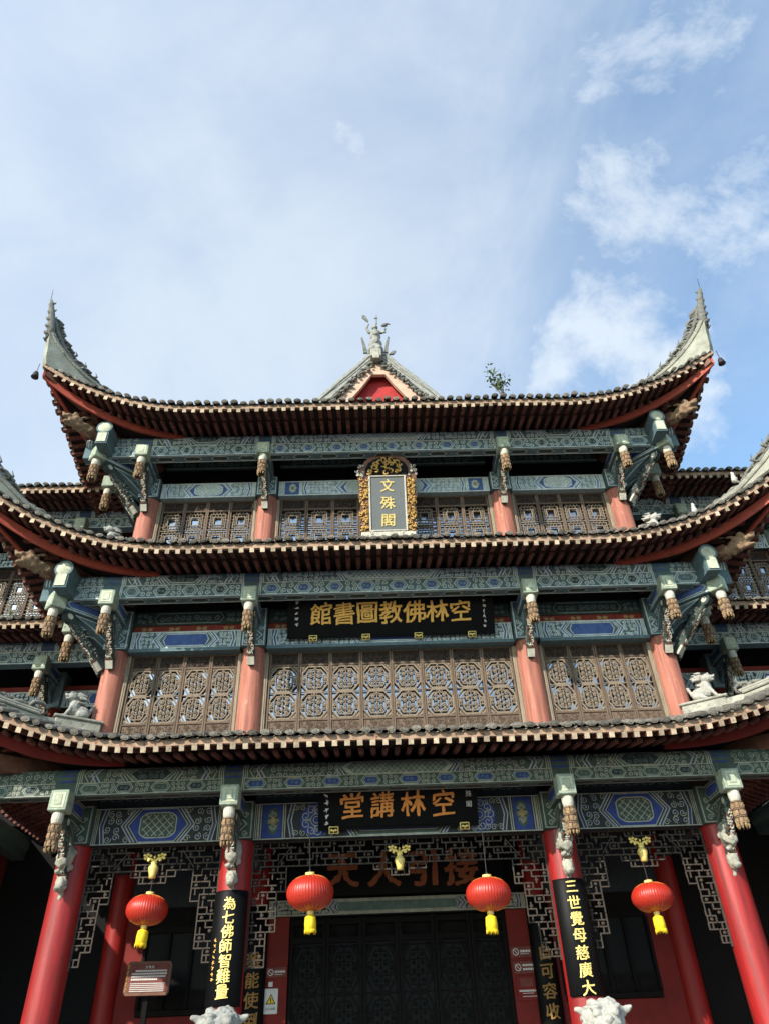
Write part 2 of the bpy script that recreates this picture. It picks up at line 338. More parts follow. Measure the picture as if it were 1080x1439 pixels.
# ------------------------------------------------------------------ painted ornament: thin raised paint on beams
WF=[1.0]                      # brush width: broader on the upper storeys
class Deco:
    def __init__(s, fn, curved=False): s.mb=MB(); s.fn=fn; s.k=0; s.curved=curved; s.wf=WF[0]
    def off(s, layer): s.k=(s.k+1)%37; return 0.002+0.0022*layer+s.k*4e-5
    def poly(s, pts, c, layer=0):
        d=s.off(layer)
        if not s.curved: s.mb.add([s.fn(a,b,d) for a,b in pts],[tuple(range(len(pts)))],c); return
        v0=min(p[1] for p in pts); v1=max(p[1] for p in pts); n=6; rows=[]     # convex outline cut into bands round the curve
        for k in range(n+1):
            v=v0+(v1-v0)*(.001+.998*k/n); us=[]
            for i in range(len(pts)):
                (a,b),(a2,b2)=pts[i-1],pts[i]
                if (b-v)*(b2-v)<=0 and abs(b2-b)>1e-9: us.append(a+(a2-a)*(v-b)/(b2-b))
            rows.append([s.fn(min(us),v,d),s.fn(max(us),v,d)])
        s.mb.grid(rows,c)
    def rect(s,u0,u1,v0,v1,c,layer=0):
        d=s.off(layer); n=4
        rows=[[s.fn(u0+(u1-u0)*i,v0+(v1-v0)*j/n,d) for i in (0,1)] for j in range(n+1)]
        s.mb.grid(rows,c)
    def line(s, pts, w, c, layer=1, closed=False):
        if s.curved:
            q=[]; m=len(pts)
            for i in range(m if closed else m-1):
                a,b=pts[i],pts[(i+1)%m]; k=max(1,min(6,int(abs(b[1]-a[1])/.05)))
                q+=[(a[0]+(b[0]-a[0])*t/k,a[1]+(b[1]-a[1])*t/k) for t in range(k)]
            pts=q if closed else q+[pts[-1]]
        d=s.off(layer); n=len(pts); A=[];B=[]
        P=[Vector((p[0],p[1])) for p in pts]
        for i in range(n):
            if closed: a,b=P[i-1],P[(i+1)%n]
            else: a,b=P[max(i-1,0)],P[min(i+1,n-1)]
            t=(b-a); t=t.normalized() if t.length>1e-9 else Vector((1,0)); m=Vector((-t.y,t.x))*w*s.wf/2
            A.append(s.fn(*(P[i]+m),d)); B.append(s.fn(*(P[i]-m),d))
        f=[(i,(i+1)%n,n+(i+1)%n,n+i) for i in range(n if closed else n-1)]
        s.mb.add(A+B,f,c)
    def hexa(s,u0,u1,v0,v1,cut,fill,ln,w,layer=0,inner=None):
        vm=(v0+v1)/2; P=[(u0,vm),(u0+cut,v0),(u1-cut,v0),(u1,vm),(u1-cut,v1),(u0+cut,v1)]
        if fill is not None: s.poly(P,fill,layer)
        s.line(P,w,ln,layer+1,True)
        if inner is not None:
            g=(v1-v0)*.17; P=[(u0+g*1.4,vm),(u0+cut+g*.5,v0+g),(u1-cut-g*.5,v0+g),(u1-g*1.4,vm),(u1-cut-g*.5,v1-g),(u0+cut+g*.5,v1-g)]
            s.poly(P,inner,layer+1); s.line(P,w*.7,ln,layer+2,True)
    def scroll(s,u,v,r,a0,dr,c,w,layer=2,turns=1.35):
        n=13; P=[]
        for i in range(n):
            t=i/(n-1); rr=r*(1-.78*t); a=a0+dr*t*turns*2*PI; P.append((u+rr*math.cos(a),v+rr*math.sin(a)))
        s.line(P,w,c,layer)
    def scrolls(s,u0,u1,v0,v1,size,c,w,layer=2,jit=.2,dots=None):
        nu=max(1,round((u1-u0)/size)); nv=max(1,round((v1-v0)/size)); du=(u1-u0)/nu; dv=(v1-v0)/nv
        for i in range(nu):
            for j in range(nv):
                u=u0+(i+.5)*du+(rnd()-.5)*du*jit; v=v0+(j+.5)*dv+(rnd()-.5)*dv*jit
                s.scroll(u,v,min(du,dv)*.47,rnd()*6.28,1 if (i+j)%2 else -1,c,w,layer)
                if dots is not None: s.poly([(u+.16*du*math.cos(q*PI/3),v+.16*dv*math.sin(q*PI/3)) for q in range(6)],dots,layer-1)
    def rosette(s,u,v,r,c,w,layer=2,fill=None,n=8):
        if fill is not None: s.poly([(u+r*math.cos(q*PI/8),v+r*math.sin(q*PI/8)) for q in range(16)],fill,layer-1)
        for k in range(n):
            a=2*PI*k/n; s.scroll(u+.66*r*math.cos(a),v+.66*r*math.sin(a),.32*r,a+PI,1 if k%2 else -1,c,w,layer)
        for q in (.36,.2): s.line([(u+q*r*math.cos(k*PI/6),v+q*r*math.sin(k*PI/6)) for k in range(12)],w,c,layer,True)
    def diaper(s,u0,u1,v0,v1,step,c,w,layer=2):
        H=v1-v0; u=u0-H
        while u<u1:
            for sg in (1,-1):
                a,b=(u,v0),(u+H,v1)
                if sg<0: a,b=(u,v1),(u+H,v0)
                t0=max(0,(u0-u)/H); t1=min(1,(u1-u)/H)
                if t1-t0>.05: s.line([(a[0]+H*t0,a[1]+(b[1]-a[1])*t0),(a[0]+H*t1,a[1]+(b[1]-a[1])*t1)],w,c,layer)
            u+=step
    def chev(s,u,v0,v1,cols,wd,sg=1,layer=1):
        """a run of slanted bands"""
        vm=(v0+v1)/2; k=(v1-v0)*.3
        for i,c in enumerate(cols):
            a=u+sg*i*wd; s.line([(a,v0),(a+sg*k,vm),(a,v1)],wd*.8,c,layer)
    def vbar(s,us,v0,v1,w,c,layer=1):
        for u in us: s.line([(u,v0),(u,v1)],w,c,layer)
    def build(s,name,pal,parent): return kind(s.mb.build(name,palm(pal),parent),'stuff')

def paint_hex_row(D,u0,u1,v0,v1,step,fills,dark):
    """lower row of an eave beam: cartouches and knots of scrolls by turns"""
    n=max(1,round((u1-u0)/step)); st=(u1-u0)/n; H=v1-v0
    D.line([(u0,v0+.008),(u1,v0+.008)],.014,LINE,1); D.line([(u0,v1-.008),(u1,v1-.008)],.014,LINE,1)
    for i in range(n):
        a=u0+i*st+(rnd()-.5)*.03; w=st*(.50+.08*rnd())
        D.hexa(a+st*.02,a+st*.02+w,v0+.022,v1-.022,H*.32,TEAL,LINE,.013,0,inner=fills[i%len(fills)] if dark!=DARK else [GREEN,DARK][i%2])
        D.scrolls(a+st*.58,a+st*1.0,v0+.02,v1-.02,H*.44,LINE,.0125,1,.1)
        D.scroll(a+st*.29-.04,(v0+v1)/2,.03,0,1,TEAL,.010,3); D.scroll(a+st*.29+.04,(v0+v1)/2,.03,PI,1,TEAL,.010,3)
def paint_purlin(D,u0,u1,v0,v1,mid,style):
    L=u1-u0; H=v1-v0; c=(u0+u1)/2; m=L*mid/2
    D.hexa(c-m,c+m,v0+.02,v1-.015,H*.5,style[0],LINE,.018,0,inner=style[1])
    if style[2]: D.diaper(c-m+H*.5,c+m-H*.5,v0+.06,v1-.06,H*.26,LINE,.011,3)
    else: D.scrolls(c-m+H*.55,c+m-H*.55,v0+.08,v1-.08,H*.26,TEAL,.011,3)
    for sg in (1,-1):
        e=c+sg*(m+.02); f=c+sg*(L/2-.42); a,b=(e,f) if sg>0 else (f,e)
        for k,cc in enumerate((LINE,style[3],LINE)): D.line([(e+sg*(.03*k-H*.28),v0+.02),(e+sg*(.03*k+H*.06),(v0+v1)/2),(e+sg*(.03*k-H*.28),v1-.02)],.02,cc,1)
        D.scrolls(a+.05,b-.03,v0+.02,v1-.02,H*.29,LINE,.0125,1,.25,dots=style[3])
        D.chev(c+sg*(L/2-.42),v0+.01,v1-.01,[LINE,BLUE,LINE],.035,sg)
        q=c+sg*(L/2-.22); D.line([(q-.09,(v0+v1)/2),(q,v0+.03),(q+.09,(v0+v1)/2),(q,v1-.03)],.016,LINE,1,True); D.scroll(q,(v0+v1)/2,.045,0,1,LINE,.011,1)
        D.vbar([c+sg*(L/2-.02-.034*k) for k in range(3)],v0,v1,.016,LINE,1)
def paint_lintel(D,L,H,style,mid=.4):
    """painted beam between two columns; u along -L/2..L/2, v 0..H"""
    fill,inner,diaper,band,scr,med=style
    m=L*mid/2; x=L/2; D0=D
    D.line([(-x,.012),(x,.012)],.018,LINE,1); D.line([(-x,H-.012),(x,H-.012)],.018,LINE,1)
    D.hexa(-m,m,.03,H-.03,H*.34,fill,LINE,.018,0)
    g=H*.16
    if diaper:       # lobed panel inside the cartouche
        P=[]; w2=m-H*.34; h2=H/2-g
        for k in range(28):
            a=2*PI*k/28; ca,sa=math.cos(a),math.sin(a); r=1+.07*math.cos(4*a)
            P.append((max(-w2,min(w2,w2*1.25*ca*r)),H/2+max(-h2,min(h2,h2*1.25*sa*r))))
        D.poly(P,inner,1); D.line(P,.020,LINE,2,True); D.diaper(-w2+.04,w2-.04,g+.03,H-g-.03,H*.22,LINE,.012,3)
    else:
        P=[(-m+g*1.6,H/2),(-m+H*.34+g*.4,g),(m-H*.34-g*.4,g),(m-g*1.6,H/2),(m-H*.34-g*.4,H-g),(-m+H*.34+g*.4,H-g)]
        D.poly(P,inner,1); D.line(P,.016,LINE,2,True)
    e=x-(.10 if not med else .58)
    for sg in (1,-1):
        for j,cc in enumerate((LINE,band,LINE)):
            o=m+.03+.03*j; D.line([(sg*(o-H*.30),.025),(sg*(o+H*.04),H/2),(sg*(o-H*.30),H-.025)],.024,cc,1)
        a=m+.10; b=e-.10
        lo,hi=min(sg*a,sg*b),max(sg*a,sg*b)
        if scr=='ros':
            r=min(H*.47,(b-a)*.5); n=max(1,int((b-a)/(1.8*r)))
            for j in range(n): D.rosette(sg*(a+(b-a)*(j+.5)/n),H/2,r,LINE,.015,2,band,9)
            D.scrolls(lo,hi,.03,H*.25,H*.2,LINE,.012,1,.1); D.scrolls(lo,hi,H*.75,H-.03,H*.2,LINE,.012,1,.1)
        else:
            D.scrolls(lo,hi,.03,H-.03,H*.235,LINE,.0135,1,.3,dots=band)
            for v in (H*.12,H*.88): D.scroll(sg*(a-H*.16),v,H*.10,0,1,LINE,.013,1)
        for j,cc in enumerate((LINE,band,LINE)):
            o=e-.075+.03*j; D.line([(sg*(o-H*.10),.02),(sg*o,H*.5),(sg*(o-H*.10),H-.02)],.02,cc,1)
        if med:
            u0,u1=e+.03,x-.13; uc=sg*(u0+u1)/2
            D.vbar([sg*u0,sg*(u0+.035),sg*u1,sg*(u1+.035)],.02,H-.02,.018,LINE,1)
            D.rect(min(sg*(u0+.06),sg*(u1-.03)),max(sg*(u0+.06),sg*(u1-.03)),.03,H-.03,BLUE,0)
            D.poly([(uc+.11*math.cos(q*PI/8)*(1+.15*math.cos(q*PI)),H/2+H*.38*math.sin(q*PI/8)) for q in range(16)],GREEN,1)
            for q in range(8): D.scroll(uc+.06*math.cos(q*PI/4),H/2+H*.24*math.sin(q*PI/4),.035,q,1,LINE,.010,2)
            D.poly([(uc+.04*math.cos(q*PI/6),H/2+H*.13*math.sin(q*PI/6)) for q in range(12)],GOLD,2)
        D.vbar([sg*(x-.02),sg*(x-.05),sg*(x-.08)],.02,H-.02,.016,LINE,1)

# ================================================================== THE SETTING
mb=MB(); mb.box(-400,400,-400,400,-.5,0.0)
kind(mb.build('ground','paving'),'structure')
PZ=0.9
mb=MB(); mb.box(-16,16,-3.4,14,0.004,PZ,0,bev=.03); 
plat=kind(mb.build('stone_platform','granite'),'structure')
mb=MB(); mb.box(-4.2,4.2,-3.8,-3.4,.004,PZ*.75); st=mb.mesh('step','granite')
for i in range(3):
    inst('step',st,plat,T(0,-.4*i,0)@Matrix.Diagonal((1-.002*i,1,1-.333*i,1)))

# ================================================================== THE HALL
hall=empty('temple_hall'); tag(hall,'three-tiered temple hall with upturned tiled eaves and painted green-blue beams','temple')
A,B=2.8,5.6
XS=(-B,-A,A,B)
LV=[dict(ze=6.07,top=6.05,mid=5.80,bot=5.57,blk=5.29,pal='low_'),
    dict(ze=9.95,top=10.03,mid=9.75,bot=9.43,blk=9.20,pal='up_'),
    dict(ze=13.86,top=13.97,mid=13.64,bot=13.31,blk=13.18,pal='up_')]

# ---- shared meshes for the eaves
def box_mesh(name,dims,mats,endmat=None):
    x0,x1,y0,y1,z0,z1=dims; mb=MB(); mb.box(*dims)
    if endmat is not None: mb.m[2]=1
    return mb.mesh(name,mats)
ME_FLY=box_mesh('flying_rafter',(-.043,.043,0,.62,0,.088),['rafter_red','rafter_end'],1)
mb=MB(); mb.tube([(0,0,.05),(0,.75,.05)],.05,8); ME_RAF=mb.mesh('rafter','rafter_red',True)
def cover_mesh():
    mb=MB(); n=8; rows=[]
    for y,r in ((-.115,.074),(-.10,.080),(-.03,.079),(-.02,.074),(.40,.074)):
        rows.append([(r*math.cos(PI*j/n),y,r*.72*math.sin(PI*j/n)) for j in range(n+1)])
    mb.grid(rows)
    k=12; c=lambda r,y:[(r*math.cos(2*PI*j/k),y,.012+r*.54*math.sin(2*PI*j/k)) for j in range(k)]
    vs=c(.070,-.118)+c(.077,-.108)+c(.074,-.09); mb.add(vs,[tuple(range(k-1,-1,-1))]+[(q*k+i,q*k+(i+1)%k,(q+1)*k+(i+1)%k,(q+1)*k+i) for q in range(2) for i in range(k)])
    vs=c(.034,-.126)+c(.042,-.117); mb.add(vs,[tuple(range(k-1,-1,-1))]+[(i,(i+1)%k,k+(i+1)%k,k+i) for i in range(k)])
    return mb.mesh('cover_tile','tile_grey')
ME_COV=cover_mesh()
def drip_mesh():
    mb=MB(); n=6; f=lambda t:-.032*(1-t*t)
    mb.grid([[(.082*(2*j/n-1),y,f(2*j/n-1)+zo) for j in range(n+1)] for y,zo in ((-.045,0),(.38,.01))])
    mb.grid([[(.082*(2*j/n-1),-.045,f(2*j/n-1)) for j in range(n+1)],[(.082*(2*j/n-1),-.052,f(2*j/n-1)-.014*(1-abs(2*j/n-1))-.003) for j in range(n+1)]])
    mb.grid([[(.082*(2*j/n-1),-.042,f(2*j/n-1)-.013) for j in range(n+1)],[(.082*(2*j/n-1),.38,f(2*j/n-1)-.004) for j in range(n+1)]])
    return mb.mesh('drip_tile','tile_grey')
ME_DRIP=drip_mesh()

SMAX=[7.9]                      # how far along the eave its corner lies; the lower roofs reach out farther
def uu(s): return max(0.0,(abs(s)-4.0)/3.9)
def rise(s): return 1.25*uu(s)**2.1 if SMAX[0]<8 else 1.12*uu(s)**2.0
def ey(s):
    m=SMAX[0]; return -2.0-(m-B-2.0)*max(0.0,(abs(s)-4.0)/(m-4.0))**3
def path_front(ze):
    def P(s): return Vector((s,ey(s),ze+rise(s)+sag(s,ze))),Vector((0,1,0))
    return P
def path_side(ze,sg):
    def P(s): return Vector((sg*(B-ey(s)),B-s,ze+rise(s))),Vector((-sg,0,0))
    return P
def sag(s,ze): return .022*noise.noise(Vector((s*.55,ze,0)))+.007*noise.noise(Vector((s*2.6,ze,3)))
def wmax(s): return max(.02,-ey(s)-max(0,abs(s)-B))
def under(s,w_):                       # height of the rafters' underside above the eave datum
    f=rise(s); inner=.05+.62*f
    return (-.155+f)*(1-w_)+inner*w_ if w_<1 else inner+.30*(w_-1)
def top_z(s,w_,slope,lift):
    return .02+rise(s)*(1-.175*w_)+slope*w_+lift*max(0,w_)**2
def orient(pos,d,slope,yaw=0,roll=0):
    fw=Vector((d.x,d.y,slope)).normalized(); x=fw.cross(Vector((0,0,1))).normalized()
    z=x.cross(fw); return frame(pos,x,fw,z)@Matrix.Rotation(roll,4,'Y')@Rz(yaw)
SP=.205
def bake(dst,me,M):
    dst.add([v.co[:] for v in me.vertices],[tuple(p.vertices) for p in me.polygons],0,M)
    dst.m[-len(me.polygons):]=[p.material_index for p in me.polygons]
def eave(roof,ze,P,svals,single=True,corner=True,wlim=None):
    acc={k:MB() for k in ('fly','raf','cov','drip')}
    def put(k,nm,me,M):
        if single: inst(nm,me,roof,M)
        else: bake(acc[k],me,M)
    for s in svals:
        p,d=P(s); wm_=wmax(s) if corner else 2.0
        tang=Vector((0,0,0)); q,_=P(s+.02); tv=(q-p).normalized()
        roll=math.atan2(tv.z,Vector((tv.x,tv.y)).length)*(1 if tv.cross(d).z>0 else -1)
        uz=(lambda w_:under(s,w_)) if corner else (lambda w_:-.155*(1-w_)+.05*w_ if w_<1 else .05+.3*(w_-1))
        j=lambda a:(rnd()-.5)*a
        L=min(.62,wm_); zf=p.z-(rise(s) if corner else 0)
        sl=(uz(.55)-uz(0))/.55+.16
        M=orient(Vector((p.x,p.y,zf+uz(0)+j(.008))),d,sl,j(.05),-roll*.6+j(.05))@Matrix.Diagonal((1+j(.1),L/.62,1,1))
        put('fly','flying_rafter',ME_FLY,M)
        if wm_>.62:
            w0=.46; L2=min(.75,wm_-w0); a=Vector((p.x,p.y,0))+d*w0; sl2=(uz(1.0)-uz(w0))/(1.0-w0)
            M=orient(Vector((a.x,a.y,zf+uz(w0)-.035+j(.008))),d,sl2,j(.05))@Matrix.Diagonal((1,L2/.75,1,1))
            put('raf','rafter',ME_RAF,M)
        ts=.36 if corner else .4
        M=orient(Vector((p.x,p.y,p.z+.072+j(.008)))+d*(j(.03)),d,ts,j(.04),-roll+j(.06))@Matrix.Diagonal((1,min(1,max(.3,wm_/.4)),1,1))
        put('drip','drip_tile',ME_DRIP,M)
        p2,d2=P(s+SP/2)
        if not corner or abs(s+SP/2)<SMAX[0]-.02:
            M=orient(Vector((p2.x,p2.y,p2.z+.088+j(.02)))+d*(j(.05)-(.05*rnd() if rnd()<.12 else 0)),d,ts,j(.16),-roll+j(.3))@Matrix.Diagonal((1+j(.16),min(1,max(.35,wm_/.4)),1+j(.3),1))
            put('cov','cover_tile',ME_COV,M)
    if not single:
        for k,nm,mm in (('fly','flying_rafter_row',['rafter_red','rafter_end']),('raf','rafter_row',['rafter_red']),('cov','cover_tile_row',['tile_grey']),('drip','drip_tile_row',['tile_grey'])):
            if acc[k].v: kind(acc[k].build(nm,mm,roof),'stuff')
def eave_boards(roof,ze,P,ss,corner=True):
    """pale fascia above the rafter ends, and the boarding on top of the rafters"""
    mb=MB(); A1=[];A2=[];A3=[];A4=[]; S1=[];S2=[];S3=[];S4=[]
    for s in ss:
        p,d=P(s); ix=Vector((p.x,p.y,0)); f=rise(s) if corner else 0
        wm_=wmax(s) if corner else 2.
        uz=(lambda w_:under(s,w_)) if corner else (lambda w_:-.155*(1-w_)+.05*w_ if w_<1 else .05+.3*(w_-1))
        z=p.z
        A1.append(p+Vector((0,0,-.066))-d*.012); A2.append(p+Vector((0,0,.03))-d*.018); A3.append(p+Vector((0,0,.03))+d*.05); A4.append(p+Vector((0,0,-.066))+d*.05)
        for LL,w_ in ((S1,.02),(S2,min(.5,wm_)),(S3,min(1.0,wm_)),(S4,min(2.0,wm_))):
            q=ix+d*w_; q.z=z-f+uz(w_)+.096; LL.append(q)
    mb.grid([A4,A1,A2,A3]); mb.build('eave_board',['eave_cream'],roof)
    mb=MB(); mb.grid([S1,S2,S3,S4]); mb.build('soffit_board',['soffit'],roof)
def roof_surface(paths,ze,ss,slope,lift,depth,mb,corner=True):
    n=10
    for P in paths:
        rows=[]
        fine=[]
        for s in ss:
            for o in (-.5,-.3,-.15,0,.15,.3): fine.append(s+o*SP)
        for i in range(n+1):
            r=[]
            for k,s in enumerate(fine):
                s=max(-SMAX[0],min(SMAX[0],s)) if corner else s
                p,d=P(s); wm_=(wmax(s) if corner else depth)
                if corner and abs(s)<B: wm_=depth
                elif corner: wm_=wm_
                w_=wm_*i/n; q=Vector((p.x,p.y,0))+d*w_
                h=.055 if (k%6) in (2,3,4) else 0
                q.z=(ze+top_z(s,w_,slope,lift) if corner else ze+.02+slope*w_)+h+.02; r.append(q)
            rows.append(r)
        mb.grid(rows)

ROOFS=[]
hip=lambda sg,t,z,n=0: Vector((sg*(B+t)+sg*n*.7071,-t+n*.7071,z))
BEAST=blob([('c',(0,0,0),(.25,0,.03),.12,.13),('e',(.32,0,.08),(.15,.12,.13)),('e',(.46,0,.10),(.10,.075,.06)),('e',(.42,0,-.04),(.10,.06,.04)),('e',(.36,.08,.17),(.05,.035,.05)),('e',(.36,-.08,.17),(.05,.035,.05)),
   ('c',(.25,.09,.16),(.05,.13,.24),.03,.02),('c',(.25,-.09,.16),(.05,-.13,.24),.03,.02),('e',(.54,0,.14),(.04,.05,.03))],.022,'pendant_brown','beast_head',.03,14)
def horn_and_ridge(roof,ze,sg,slope,lift):
    zt=lambda t:ze+top_z(B+t,max(0,2.0-t),slope,lift)
    dt,dz=SMAX[0]-7.9,rise(SMAX[0])-1.25
    sf=lambda a:(lambda q:q*q*(3-2*q))(max(0.0,min(1.0,(a-1.1)/1.2)))
    fn=lambda a,b,n: hip(sg,a+dt,ze+b+dz*sf(a),n)
    # pale wedge standing on the corner
    zq=lambda t:(zt(max(0,t))-ze)
    low=[(t-dt,zq(t)-dz*sf(t-dt)-.04) for t in [.9+(2.29+dt-.9)*k/6 for k in range(7)]]
    top=[(2.33,1.45),(2.36,1.80),(2.41,2.2),(2.26,1.98),(2.07,1.77),(1.86,1.59),(1.62,1.45)]
    if dt>.1: top=top[:-1]+[(1.62,1.42),(1.2,1.20),(.7,1.02),(.9-dt,zq(.9)+.16)]
    else: top+=[(1.3,1.34),(.9,zq(.9)+.18)]
    mb=MB(); mb.prism(low+top,fn,-.10,.10)
    mb.build('corner_wedge',['plaster_pale'],roof)
    base=([(.9-dt,zq(.9)+.20),(.7,1.05),(1.2,1.23),(1.62,1.44)] if dt>.1 else [(.9,zq(.9)+.2),(1.3,1.36),(1.62,1.46)])+[(1.86,1.60),(2.07,1.79),(2.26,2.01),(2.38,2.22)]
    mb=MB()
    for k in range(2): mb.tube([fn(a-.02*k,b+.05*k,n) for n in ((-.11,) if k==0 else (-.085,)) for a,b in base],.028,6)
    for k in range(2): mb.tube([fn(a-.02*k,b+.05*k,n) for n in ((.11,) if k==0 else (.085,)) for a,b in base],.028,6)
    pl=[(a-.03,b) for a,b in base]; mb.prism([(a,b-.02) for a,b in base]+[(a-.06,b+.09) for a,b in reversed(base)],fn,-.07,.07)
    mb.build('ridge_moulding',['plaster_grey'],roof)
    # pierced dragon scrolls along the crest, thinning into the spike
    mb=MB(); rr=random.Random(int(ze*10)+sg)
    crest=([(.9-dt,zq(.9)+.30),(.45,1.02),(.8,1.12),(1.2,1.30)] if dt>.1 else [(.75,1.36),(1.0,1.40),(1.25,1.48)])+[(1.5,1.58),(1.72,1.72),(1.92,1.90),(2.08,2.10),(2.2,2.32),(2.3,2.55),(2.38,2.8)]
    for j in range(len(crest)-1):
        (a0,b0),(a1,b1)=crest[j],crest[j+1]
        for q in range(3):
            t=q/3; a=a0+(a1-a0)*t; b=b0+(b1-b0)*t; n=rr.uniform(-.04,.04); r=rr.uniform(.07,.13)
            pts=[fn(a+r*math.cos(x*.9),b+.02+r*math.sin(x*.9),n+.02*math.sin(x)) for x in range(6)]
            mb.tube(pts,[.036,.045,.045,.04,.03,.014],5)
        if rr.random()<.6: mb.tube([fn(a0,b0+.06,0),fn(a0-.06,b0+.18,0),fn(a0-.02,b0+.30,0)],[.045,.03,.005],5)
    mb.tube([fn(a,b-.03,.0) for a,b in crest],.055,6)
    sp=[(2.36,2.12),(2.40,2.45),(2.44,2.75),(2.49,3.02),(2.53,3.22),(2.57,3.42)]
    mb.tube([fn(a,b,0) for a,b in sp],[.11,.10,.09,.075,.06,.025],7)
    for j in range(16):
        t=j/16; a=2.37+.18*t; b=2.05+1.25*t
        mb.tube([fn(a+.085*math.cos(x*1.1+j*2.1)*(1-t*.65),b+.12*x/5,.075*math.sin(x*1.1+j*2.1)*(1-t*.65)) for x in range(6)],[.03*(1-.5*t)*q for q in (.6,1,1.2,1.2,.9,.3)],5)
        if j%3==0: mb.tube([fn(a-.05*(1-t*.5),b+.05,0),fn(a-.13*(1-t*.6),b+.13,0),fn(a-.14*(1-t*.6),b+.20,0)],[.03,.02,.004],5)
    mb.build('dragon_crest',['plaster_dark'],roof,True)
    mb=MB(); mb.tube([fn(2.57,3.40,0),fn(2.585,3.6,0),fn(2.60,3.78,.0)],[.008,.007,.004],5); mb.build('lightning_rod','iron',roof)
    # hip ridge running back to the corner column
    t_in=-.1 if ze<13 else -2.6
    fn=lambda a,b,n: hip(sg,a,ze+b,n)
    ts=[t_in+(1.2-t_in)*k/12 for k in range(13)]
    zr=lambda t:(zt(t) if t>=0 else zt(0)+(slope+.3)*(-t))
    mb=MB(); vs=[]
    for t in ts:
        z=zr(t)-ze
        vs.append([fn(t,z-.05,-.10),fn(t,z+.13,-.10),fn(t,z+.13,-.065),fn(t,z+.19,-.055),fn(t,z+.22,0),fn(t,z+.19,.055),fn(t,z+.13,.065),fn(t,z+.13,.10),fn(t,z-.05,.10)])
    mb.grid(vs); mb.build('hip_ridge',['plaster_grey'],roof)

def red_corner(roof,ze,sg):
    """two curved red boards meeting at the corner, dark boarding between, hip beam with a carved head"""
    st=[4.7+(SMAX[0]-.04-4.7)*k/20 for k in range(21)]
    inner={}
    for which in ('front','side'):
        P=path_front(ze) if which=='front' else path_side(ze,sg)
        lo=[];hi=[];lo2=[];hi2=[];hp=[]
        for k,s in enumerate(st):
            t=k/20; p,d=P(s if which=='side' else sg*s); w_=min(.95*(1-t)**.9+.04,wmax(s)-.005)
            q=Vector((p.x,p.y,0))+d*w_; z=ze+under(s,w_)
            hgt=.08+.10*min(1,t*3)
            hi.append(Vector((q.x,q.y,z+.02))); lo.append(Vector((q.x,q.y,z-hgt))); q2=q+d*.07
            hi2.append(Vector((q2.x,q2.y,z+.02))); lo2.append(Vector((q2.x,q2.y,z-hgt)))
            wm_=wmax(s); h=Vector((p.x,p.y,0))+d*max(w_+.02,min(wm_,2.0)); h.z=ze+.10+1.02*max(0,s-B)**1.5*.33+(.0)
            hp.append(h)
        mb=MB(); mb.grid([hi,lo,lo2,hi2]); mb.build('corner_board',['board_red' if ze>7 else 'paint_red_wall'],roof)  # lowest roof's boards take a darker red that stands in for shade
        mb=MB(); mb.grid([[v+Vector((0,0,.05)) for v in lo2],hp]); mb.build('corner_soffit',['soffit'],roof)
    mb=MB(); a=hip(sg,-.1,ze+.10); b=hip(sg,1.35,ze+.02); mb.beam(a,b,.22,.26)
    mb.beam(hip(sg,.6,ze+.22),hip(sg,SMAX[0]-B-.08,ze+rise(SMAX[0])-.27),.16,.16,0)
    mb.build('hip_beam','board_red' if False else 'wood_brown',roof)
    dirv=Vector((sg*.7071,-.7071,0)); pv=Vector((.7071,sg*.7071,0))*sg
    M=frame(hip(sg,1.28,ze+.0),dirv,Vector((0,0,1)).cross(dirv),Vector((0,0,1)))@Matrix.Scale(1.25,4)
    inst('beast_head',BEAST,roof,M)

def smooth_range(a,b,n): return [a+(b-a)*i/n for i in range(n+1)]
for li,lv in enumerate(LV):
    ze=lv['ze']; slope,lift=((.34,.03),(.36,.04),(.52,.04))[li]; SMAX[0]=(8.6,8.6,7.9)[li]; sm=SMAX[0]
    N_=int((sm-.12)/SP); nf=N_ if li else 36
    SV=[k*SP for k in range(-nf,nf+1)]
    mb=MB(); depth=2.15 if li<2 else 3.0
    roof_surface([path_front(ze)],ze,[k*SP for k in range(-N_,N_+1)],slope,lift,depth,mb)
    SS=[k*SP for k in range(-6,N_+1)]
    roof_surface([path_side(ze,1),path_side(ze,-1)],ze,SS,slope,lift,depth,mb)
    roof=mb.build('eave_roof',['tile_grey'],hall); ROOFS.append(roof)
    eave(roof,ze,path_front(ze),SV)
    if nf<N_: eave(roof,ze,path_front(ze),[sg*k*SP for sg in (1,-1) for k in range(nf+1,N_+1)],single=False)
    fr=smooth_range(-sm,sm,120); eave_boards(roof,ze,path_front(ze),fr)
    for sg in (1,-1):
        eave(roof,ze,path_side(ze,sg),SS,single=False)
        eave_boards(roof,ze,path_side(ze,sg),smooth_range(-1.3,sm,60))
        horn_and_ridge(roof,ze,sg,slope,lift); red_corner(roof,ze,sg)
    # boarding that closes the space above the purlin up to the roof
    mb=MB(); mb.box(-B-.6,B+.6,-.10,-.04,lv['top']-.04,ze+.62); mb.build('roof_board',['ceiling_dark'],roof)

